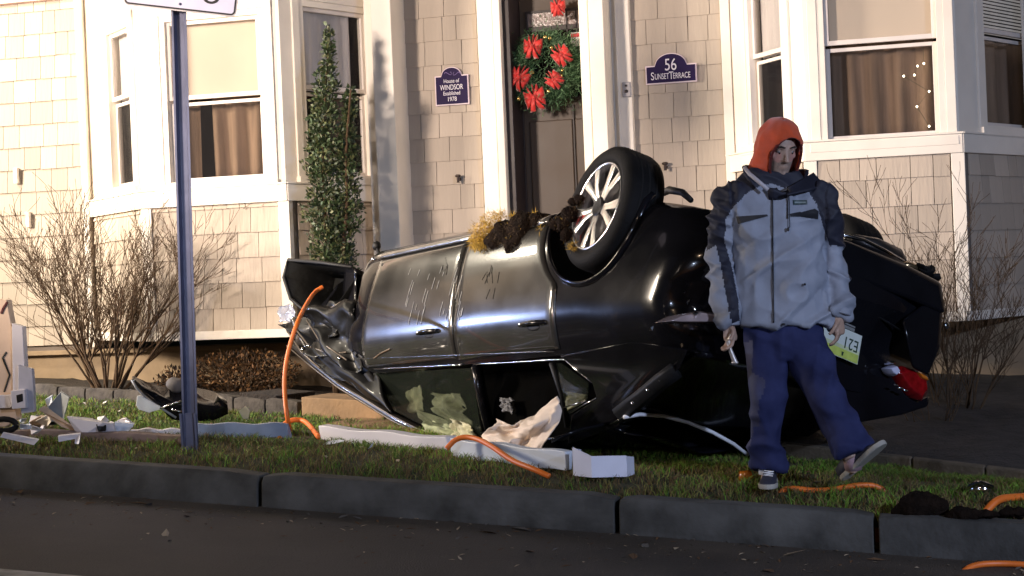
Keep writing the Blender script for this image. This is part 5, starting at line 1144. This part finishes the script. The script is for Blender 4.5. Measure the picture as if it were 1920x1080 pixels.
# ------------------------------------------------------------------ broken white fence
vin = mat('white_vinyl', (.66, .63, .66), .38, var=.06, scale=3, bump=.05, bscale=12); vin_b = mat('bluish_vinyl', (.55, .60, .68), .38, var=.06, scale=3)
def rail(name, p0, p1, w, h, m, label, cat, thick=.003, seed=0, up=.0):
    """a hollow rail lying on the lawn between two image points"""
    a, b = on_g(*p0), on_g(*p1); a.z += up; b.z += up; u = (b-a); n = 12; nv = Vector((-u.y, u.x, 0)).normalized(); mb = MB(); rg = []; rs = random.Random(seed)
    for k in range(n+1):
        p = a+u*k/n+Vector((0, 0, .006*math.sin(k*1.1+seed))); e = nv*(rs.uniform(-.02, .02) if k in (0, n) else 0)
        q = [p, p+nv*w, p+nv*w+Vector((0, 0, h)), p+Vector((0, 0, h))]; i_ = [p+nv*.005+Vector((0, 0, .005)), p+nv*(w-.005)+Vector((0, 0, .005)), p+nv*(w-.005)+Vector((0, 0, h-.005)), p+nv*.005+Vector((0, 0, h-.005))]
        rg.append([v+u.normalized()*(rs.uniform(-.02, .02) if k in (0, n) else 0) for v in q])
    mb.rings(rg); o = mb.build(name, m, None, loc=(a+b)/2, bevel=.004); tag(o, label, cat); return o
rail('fence_rail', (598, 826), (842, 850), .09, .085, vin, 'long white plastic fence rail lying on the grass below the shattered front window', 'fence rail', seed=1)
rail('fence_rail', (842, 856), (1060, 884), .06, .10, vin_b, 'pale bluish fence rail ending at the gap beside the square white piece', 'fence rail', seed=2)
rail('fence_rail', (370, 822), (545, 822), .05, .09, mat('blue_grey_vinyl', (.22, .27, .36), .4), 'dull blue grey fence rail between the sign post and the orange hose', 'fence rail', seed=3)
rail('fence_rail', (250, 822), (345, 822), .06, .055, vin, 'short lilac white fence rail just left of the sign post', 'fence rail', seed=4)
rail('fence_rail', (10, 822), (345, 832), .10, .05, mat('brown_grey_plank', (.20, .14, .12), .7, var=.3), 'brownish flat plank lying under the broken white pieces at far left', 'plank', seed=5)
# square post end with notch
a, b, c_ = on_g(1076, 892), on_g(1112, 894), on_g(1176, 894); hh = .125
mb = MB()
def slab(P, Q, h0, h1, th=.006):
    u = (Q-P); nv = Vector((-u.y, u.x, 0)).normalized()*th
    mb.add([P, Q, Q+nv, P+nv, P+Vector((0, 0, h0)), Q+Vector((0, 0, h1)), Q+nv+Vector((0, 0, h1)), P+nv+Vector((0, 0, h0))], [(0, 1, 2, 3), (4, 7, 6, 5), (0, 4, 5, 1), (1, 5, 6, 2), (2, 6, 7, 3), (3, 7, 4, 0)])
slab(a+Vector((0, .0, 0)), b+Vector((0, -.03, 0)), .145, .108); slab(b+Vector((0, -.03, 0)), c_, .108, .108); slab(c_, c_+Vector((.02, .10, 0)), .105, .09); slab(a+Vector((0, .01, 0)), a+Vector((.02, .11, 0)), .14, .12)
o = mb.build('post_sleeve', mat('bright_vinyl', (.72, .72, .82), .35, var=.04), None, loc=(a+c_)/2, recalc=True); tag(o, 'broken square white fence post sleeve standing on the grass below the car', 'fence piece')
# leaning shattered post at far left
pd = on_g(30, 822).dot(Fv)
PX = lambda px, py, dd=0: pix(px, py, pd+dd)
fp = empty('broken_fence_post', PX(30, 812), 'tall splintered cream and lilac fence post leaning at the left edge', 'fence post')
def plate(nm, pts, m, dd0, dep=.05, par=fp, solid=None):
    mb = MB(); P = [PX(x, y, dd0) for x, y in pts]; mb.prism(P, Fv*dep); return mb.build(nm, m, par, bevel=.003)
plate('post_face', [(-20, 560), (12, 562), (22, 615), (24, 740), (32, 785), (10, 800), (-20, 800)], mat('cream_vinyl', (.70, .52, .38), .45, var=.06), .0, .10)
plate('post_side', [(22, 606), (42, 612), (46, 690), (38, 730), (24, 735)], vin, -.02, .08)
plate('torn_panel', [(34, 684), (60, 692), (63, 740), (64, 772), (40, 776), (34, 730)], mat('grey_vinyl', (.40, .40, .46), .45), -.05, .05)
plate('bracket_box', [(20, 733), (46, 730), (48, 765), (22, 767)], vin, -.10, .06); plate('bracket_slot', [(30, 741), (42, 738), (43, 752), (32, 756)], blackp, -.105, .01)
plate('notch', [(-18, 742), (20, 740), (20, 765), (-18, 766)], vin, -.04, .05)
mb = MB(); mb.tube([PX(x, y, -.006) for x, y in [(12, 660), (5, 671), (18, 703), (8, 735)]], .006, 5); mb.build('crack', blackp, fp)
mb = MB(); mb.tube([PX(x, y, -.006) for x, y in [(2, 588), (6, 578), (14, 566)]], .008, 5); mb.build('crack', mat('dark_red_mark', (.10, .02, .02), .6), fp)
def shard(nm, pts, m, label, cat='debris', dep=.02, dd=0.0, ref=None):
    d0 = (on_g(*ref).dot(Fv) if ref else pd)+dd; P = [pix(x, y, d0) for x, y in pts]; c = sum(P, Vector())/len(P); mb = MB()
    P = [p+Fv*(.03*math.sin(i*2.1)) for i, p in enumerate(P)]; mb.prism(P, Fv*dep+Uv*dep*.3); o = mb.build(nm, m, None, loc=c, bevel=.002); tag(o, label, cat); return o
grey = mat('grey_plastic', (.22, .24, .25), .5); tan_ = mat('tan_plastic', (.34, .24, .15), .6)
shard('plastic_shard', [(88, 765), (112, 735), (132, 745), (118, 790), (90, 792)], grey, 'upright grey plastic shard among the white fence debris', ref=(100, 812))
shard('fence_stick', [(72, 768), (80, 763), (130, 795), (152, 808), (148, 813), (118, 800)], mat('wood_cream', (.60, .45, .32), .6), 'cream stick lying diagonally over the white fence debris', 'stick', ref=(100, 822))
shard('fence_fragment', [(125, 782), (160, 786), (195, 792), (212, 795), (214, 810), (160, 814), (140, 808)], vin, 'jagged white fence fragment between cream stick and sign post', ref=(170, 824))
shard('fence_fragment', [(180, 796), (196, 794), (200, 808), (184, 810)], blackp, 'small black clip on the jagged white fence fragment', ref=(170, 823), dd=-.06)
shard('fence_fragment', [(215, 792), (250, 796), (240, 812), (215, 812)], vin_b, 'small bluish white block right of the jagged white fragment', ref=(230, 822))
shard('fence_fragment', [(55, 792), (75, 780), (92, 784), (80, 800), (58, 803)], tan_, 'tan curled piece behind the cream stick', ref=(70, 815))
shard('fence_fragment', [(66, 790), (88, 778), (98, 790), (88, 802)], mat('beige_plastic', (.46, .40, .32), .5), 'rounded beige piece beside the tan curled piece', ref=(80, 818))
shard('fence_fragment', [(5, 812), (70, 826), (66, 834), (0, 820)], vin, 'thin white strip lying in the front grass at far left', ref=(40, 838))
shard('fence_fragment', [(108, 818), (148, 814), (150, 832), (140, 832), (138, 824), (112, 828)], vin, 'small white bracket in the front grass below the cream stick', ref=(130, 838))
shard('fence_fragment', [(84, 750), (95, 742), (100, 756), (90, 764)], vin_b, 'small pale chip behind the grey shard', ref=(90, 806))
mb = MB(); c = PX(8, 797, -.2); mb.tube([c+Rv*(.05*math.cos(t))*1.4+Uv*(.035*math.sin(t)) for t in [2*math.pi*k/16 for k in range(17)]], .018, 8, cap=False); o = mb.build('rubber_ring', blackp, None, loc=c, smooth='all'); tag(o, 'black rubber ring at the left edge below the splintered post', 'ring')
rs = random.Random(31)
for k in range(22):
    px = rs.uniform(40, 240); py = rs.uniform(800, 826); s = rs.uniform(5, 15); a0 = rs.uniform(0, 6.28)
    shard('fence_chip', [(px+s*rs.uniform(.5, 1.6)*math.cos(a0+t), py-14+s*.7*rs.uniform(.5, 1.3)*math.sin(a0+t)) for t in (0, 1.4, 2.7, 3.9, 5.1)], rs.choice((vin, vin, vin_b, grey, tan_, blackp)), 'small splintered chip in the heap of white fence debris at left', ref=(px, py+3), dep=.012)['group'] = 'fence chips in the debris heap'
# black bumper piece on the lawn
bd = on_g(320, 795).dot(Fv); BX = lambda px, py, dd=0: pix(px, py, bd+dd)
bp_ = empty('bumper_piece', BX(320, 785), 'torn black bumper section lying on the lawn behind the sign post', 'car debris')
mb = MB(); top = [(248, 706), (262, 712), (285, 722), (320, 728), (350, 724), (400, 735), (425, 752)]; bot = [(256, 722), (272, 740), (298, 762), (322, 786), (352, 790), (400, 788), (428, 775)]
mb.rings([[BX(x, y, .08) for x, y in top], [BX(x*.5+X_*.5, y*.5+Y_*.5, -.03+.04*math.sin(i)) for i, ((x, y), (X_, Y_)) in enumerate(zip(top, bot))], [BX(x, y, -.02+.02*math.cos(2*i)) for i, (x, y) in enumerate(bot)]], cap=False, closed=False); mb.build('shell', paint, bp_, smooth=True, solid=.012)
mb = MB(); mb.tube([BX(x, y, -.06) for x, y in [(247, 712), (256, 728), (275, 748), (300, 764), (330, 783)]], .008, 6); mb.build('grey_strip', mat('strip_grey', (.28, .28, .28), .4), bp_, smooth='all')
mb = MB(); mb.prism([BX(x, y, -.08) for x, y in [(257, 742), (263, 742), (299, 762), (302, 768), (288, 771), (280, 774), (260, 768), (255, 760)]], Fv*.03); o = mb.build('white_panel', mat('white_lamp_housing', (.85, .85, .82), .4), None, loc=BX(280, 760), bevel=.003); tag(o, 'bright white curved plastic piece leaning against the black bumper section', 'car debris')
mb = MB(); mb.tube([BX(x, y, -.10) for x, y in [(300, 766), (318, 759), (340, 752)]], .006, 6); mb.tube([BX(x, y, -.10) for x, y in [(322, 768), (340, 772)]], .005, 6); mb.build('bent_rod', chrome, bp_, smooth='all')
mb = MB(); mb.ell(BX(330, 722, .05), .07, .05, .05, nu=10, nv=8); o2 = mb.build('foam_lump', mat('foam_grey', (.10, .09, .09), .8), bp_, smooth=True); displace(o2, lambda c, n: n*.02*noise.noise(c*20))
wht = mat('white_scrap', (.75, .72, .66), .5)
def scrap(px, py, s, label, m=wht, seed=0, tall=1.0):
    g_ = on_g(px, py); rs = random.Random(seed+px); mb = MB(); P = []
    for k in range(5): a = 2*math.pi*k/5; P.append(g_+Vector((math.cos(a)*s*rs.uniform(.4, 1), math.sin(a)*s*.4*rs.uniform(.4, 1), (.5+.5*math.sin(a+seed))*s*tall*rs.uniform(.7, 1.2)+.01)))
    mb.prism(P, Vector((.002, .006, .002))); o = mb.build('scrap', m, None, loc=g_); tag(o, label, 'scrap'); return o
scrap(197, 760, .035, 'small white round scrap on the lawn below the bare shrub', seed=1)
scrap(405, 778, .04, 'white scrap right of the sign post near the dark soil edge', seed=2)
scrap(460, 792, .065, 'cream triangular scrap standing on the lawn right of the sign post', mat('cream_scrap', (.62, .55, .38), .6), 3, 1.5)
scrap(488, 758, .05, 'bright white splinter near the low brown bush', seed=4, tall=1.4)
scrap(508, 800, .02, 'tiny white chip beside the orange hose', seed=5)
scrap(385, 805, .02, 'tiny white chip directly right of the post', seed=6)
scrap(625, 838, .11, 'pale blue white triangular scrap in the grass in front of the long white rail', vin_b, 7, .35)
scrap(695, 846, .03, 'tiny pale chip in the grass in front of the long rail', vin_b, 8)
scrap(1530, 912, .05, 'flat pale scrap in the grass behind the walking person', mat('beige_scrap', (.4, .36, .28), .6), 9, .3)
for k, (px, py) in enumerate(((225, 775), (240, 765), (212, 755), (160, 762), (445, 765))): tag(scrap(px, py, .02, 'x', seed=20+k), 'tiny pale crumb on the lawn '+('in front of the round white scrap', 'nearest the white curved plastic piece', 'just behind the round white scrap', 'below the left end of the bare shrub', 'beside the low brown bush')[k], 'scrap', 'crumbs scattered on the left lawn')
# ------------------------------------------------------------------ orange hose
oh = mat('orange_hose_rubber', (.72, .16, .02), .45, var=.1, scale=12, bump=.05)
def hose(pts, r, label, extra=None, name='orange_hose'):
    # smooth the path
    P = [Vector(p) for p in pts]
    for _ in range(2): P = [P[0]]+[q for a, b in zip(P, P[1:]) for q in (a*.75+b*.25, a*.25+b*.75)]+[P[-1]]
    mb = MB(); mb.tube(P, r, 10); o = mb.build(name, oh, None, loc=P[len(P)//2], smooth='all'); tag(o, label, 'hose'); return o
cd = lambda px, py, w: (CM @ cpx(px, py, 1, w)+CO)
hose([cd(605, 538, -.06), cd(588, 548, -.12), pix(563, 590, 10.25), pix(545, 640, 10.2), pix(534, 690, 10.15), pix(533, 740, 10.1), pix(541, 800, 10.0), on_g(546, 812, -.02)], .014, 'orange hose hanging from the crushed front of the car down to the grass')
hose([on_g(524, 822, .0), on_g(530, 812)+Vector((0, 0, .05)), on_g(548, 812)+Vector((0, 0, .085)), on_g(575, 812)+Vector((0, 0, .08)), on_g(598, 820, .02)], .016, 'short orange hose loop on the grass at the foot of the hanging hose')
hose([on_g(838, 862)+Vector((0, 0, .06)), on_g(858, 862)+Vector((0, 0, .12)), on_g(890, 864)+Vector((0, 0, .13)), on_g(925, 872)+Vector((0, 0, .10)), on_g(960, 882)+Vector((0, 0, .05)), on_g(1000, 890)+Vector((0, 0, .03)), on_g(1030, 893, .0)], .015, 'orange hose lying over the white rail below the hanging airbag')
hose([on_g(1455, 915)+Vector((0, 0, -.04)), on_g(1475, 915)+Vector((0, 0, .005)), on_g(1540, 918)+Vector((0, 0, -.012)), on_g(1610, 920)+Vector((0, 0, .03)), on_g(1650, 920)+Vector((0, 0, .022)), on_g(1680, 921)+Vector((0, 0, -.05))], .014, 'orange hose half hidden in the grass behind the walking person')
hose([on_g(1845, 946)+Vector((0, 0, -.04)), on_g(1870, 944)+Vector((0, 0, .02)), on_g(1900, 941)+Vector((0, 0, .022)), on_g(1960, 938)+Vector((0, 0, .02)), on_g(2050, 940)], .018, 'orange hose end entering at the right edge of the lawn')
def kface(px, py, off=.035):
    r = ray(px, py); k_ = (KA-kn*off).dot(kn)/Vector((r.x, r.y, 0)).dot(kn); return r*k_
hose([on_road(1800, 1068)+Vector((0, 0, -.02)), on_road(1825, 1064)+Vector((0, 0, .012)), on_road(1880, 1062)+Vector((0, 0, .014)), on_road(1960, 1068)+Vector((0, 0, .014))], .014, 'orange hose end lying in the gutter at the lower right corner')
mb = MB(); g_ = on_g(1840, 930); mb.ell(g_+Vector((0, 0, .03)), .055, .04, .04, nu=12, nv=8); mb.tube([g_+Vector((-.05, -.03, .05)), g_+Vector((0, -.045, .07)), g_+Vector((.05, -.03, .045))], .009, 6); o = mb.build('hose_coupling', chrome, None, loc=g_, smooth=True); tag(o, 'small silver metal fitting in the grass near the right edge', 'fitting')
displace(o, lambda c, n: n*.012*noise.noise(c*40))
mb = MB(); g_ = on_g(1410, 905); mb.ell(g_+Vector((-.03, 0, .03)), .04, .03, .035, nu=10, nv=8); o = mb.build('amber_fragment', orl, None, loc=g_, smooth=True); tag(o, 'amber plastic fragment beside the standing foot', 'fragment'); displace(o, lambda c, n: n*.015*noise.noise(c*50))
# soil mounds dug out of the verge
def mound(px, py, rx, ry, h, label):
    g_ = on_g(px, py); mb = MB(); mb.ell(g_+Vector((0, 0, -.02)), rx, ry, h, nu=30, nv=20); o = mb.build('soil_mound', dirtm, None, loc=g_, smooth='all'); displace(o, lambda c, n: n*(.022*fbm(c+g_, 9)+.014*fbm(c+g_, 35))); tag(o, label, 'soil'); return o
mound(1725, 948, .125, .07, .075, 'dark rounded clod of dug up soil on the verge at right')
mound(1825, 957, .12, .04, .03, 'flatter spread of dark soil against the kerb near the right edge')
mound(1905, 955, .10, .04, .03, 'small dark soil heap at the far right of the kerb')
# ------------------------------------------------------------------ grass
gm = [mat('grass_green', (.13, .27, .016), .7, var=.4, scale=1.2), mat('grass_yellow', (.21, .21, .04), .75, var=.4, scale=1.2), mat('grass_brown', (.14, .09, .035), .85, var=.35, scale=1.2), mat('grass_deep', (.025, .06, .010), .75, var=.4, scale=1.2)]
def grass(name, N, x0, x1, ylo, yhi, hmin, hmax, wts, seed, clump=1.2, skip=None):
    r = np.random.default_rng(seed); x = r.uniform(x0, x1, N); t = r.uniform(0, 1, N); ky = KA.y+(x-KA.x)*kd.y/kd.x; y = ky+ylo+(yhi(x)-ky-ylo)*t if callable(yhi) else ky+ylo+(yhi-ylo)*t
    cl = np.array([noise.noise(Vector((a*1.7, b*1.7, seed))) for a, b in zip(x, y)]); cl2 = np.array([noise.noise(Vector((a*7, b*7, seed))) for a, b in zip(x, y)])
    keep = r.uniform(-.6, 1, N) < .38+cl*clump+1.1*cl2; x, y, cl, cl2 = x[keep], y[keep], cl[keep], cl2[keep]; N = len(x)
    z = np.array([gsurf(a, b) for a, b in zip(x, y)])
    h = r.uniform(hmin, hmax, N)*(1+.5*cl2+.3*cl); a = r.uniform(0, 2*np.pi, N); ln = r.uniform(.3, 1.5, N)*h; la = r.uniform(0, 2*np.pi, N); w = r.uniform(.0014, .0030, N)
    dx, dy = np.cos(a)*w, np.sin(a)*w; V = np.zeros((N, 5, 3))
    V[:, 0] = np.stack([x-dx, y-dy, z-.01], 1); V[:, 1] = np.stack([x+dx, y+dy, z-.01], 1)
    mx, my = x+np.cos(la)*ln*.3, y+np.sin(la)*ln*.3
    V[:, 2] = np.stack([mx+dx*.8, my+dy*.8, z+h*.6], 1); V[:, 3] = np.stack([mx-dx*.8, my-dy*.8, z+h*.6], 1); V[:, 4] = np.stack([x+np.cos(la)*ln, y+np.sin(la)*ln, z+h], 1)
    me = bpy.data.meshes.new(name); idx = np.arange(N)*5
    me.vertices.add(N*5); me.vertices.foreach_set('co', V.reshape(-1).astype(np.float32))
    loops = np.stack([idx, idx+1, idx+2, idx+3, idx+3, idx+2, idx+4], 1).reshape(-1); me.loops.add(len(loops)); me.loops.foreach_set('vertex_index', loops.astype(np.int32))
    me.polygons.add(2*N); st = np.stack([np.arange(N)*7, np.arange(N)*7+4], 1).reshape(-1); me.polygons.foreach_set('loop_start', st.astype(np.int32)); me.polygons.foreach_set('loop_total', np.tile([4, 3], N).astype(np.int32))
    W_ = wts(x, y, cl, cl2, r); me.update(calc_edges=True); me.polygons.foreach_set('material_index', np.repeat(W_, 2).astype(np.int32))
    for m in gm: me.materials.append(m)
    o = bpy.data.objects.new(name, me); COL.objects.link(o); o['kind'] = 'stuff'; return o
def wt_verge(x, y, c, c2, r):
    k = r.uniform(0, 1, len(x))+c2*.4+c*.3; return np.where(k < .56, 2, np.where(k < .74, 1, np.where(k < .90, 3, 0)))
def wt_lawn(x, y, c, c2, r):
    k = r.uniform(0, 1, len(x))+c2*.35; return np.where(k < .14, 2, np.where(k < .48, 1, np.where(k < .9, 0, 3)))
grass('verge_grass', 95000, -8.2, 3.2, .14, 1.1, .012, .052, wt_verge, 1)
def lawn_top(x): return np.where(x < -3.2, e0.y+(x-e0.x)*(e1.y-e0.y)/(e1.x-e0.x)-.02, np.where(x > -1.7, k0.y+(x-k0.x)*sl-.01, 10.6))
grass('lawn_grass', 120000, -8.6, 3.2, 1.0, lawn_top, .012, .040, wt_lawn, 2)
# grit and leaf litter along the gutter
lm = [mat('litter_pale', (.35, .27, .18), .7), mat('litter_brown', (.10, .05, .02), .85), mat('litter_grey', (.10, .09, .08), .8)]
rs = random.Random(99); mb = MB()
for i in range(1100):
    x = rs.uniform(-7.5, 2.2); dd = abs(rs.gauss(0, .45))+.01; y = kerb_y(x)-dd; z = rz(x, y)+.003; s = rs.uniform(.002, .010)*(3 if rs.random() < .06 else 1); a = rs.uniform(0, 6.28)
    c = Vector((x, y, z)); u = Vector((math.cos(a), math.sin(a), rs.uniform(-.1, .4)))*s*rs.uniform(1, 3.2); v = Vector((-math.sin(a), math.cos(a), rs.uniform(0, .5)))*s
    mb.add([c-u, c+v, c+u, c-v*.6+Vector((0, 0, s*.4))], [(0, 1, 2, 3)], rs.choices((0, 1, 2), (.22, .5, .28))[0])
o = mb.build('gutter_litter', lm, None, recalc=False); o['kind'] = 'stuff'
mb = MB()
for i in range(420):
    x = rs.uniform(-7.5, 1.5); y = rs.uniform(kerb_y(x)+.3, 10.8); c = Vector((x, y, gsurf(x, y)+.03)); s = rs.uniform(.006, .02); a = rs.uniform(0, 6.28)
    u = Vector((math.cos(a), math.sin(a), rs.uniform(-.3, .5)))*s; v = Vector((-math.sin(a), math.cos(a), .3))*s*.6; mb.add([c-u, c+v, c+u, c-v], [(0, 1, 2, 3)], rs.choices((0, 1), (.25, .75))[0])
o = mb.build('leaf_litter', lm, None, recalc=False); o['kind'] = 'stuff'
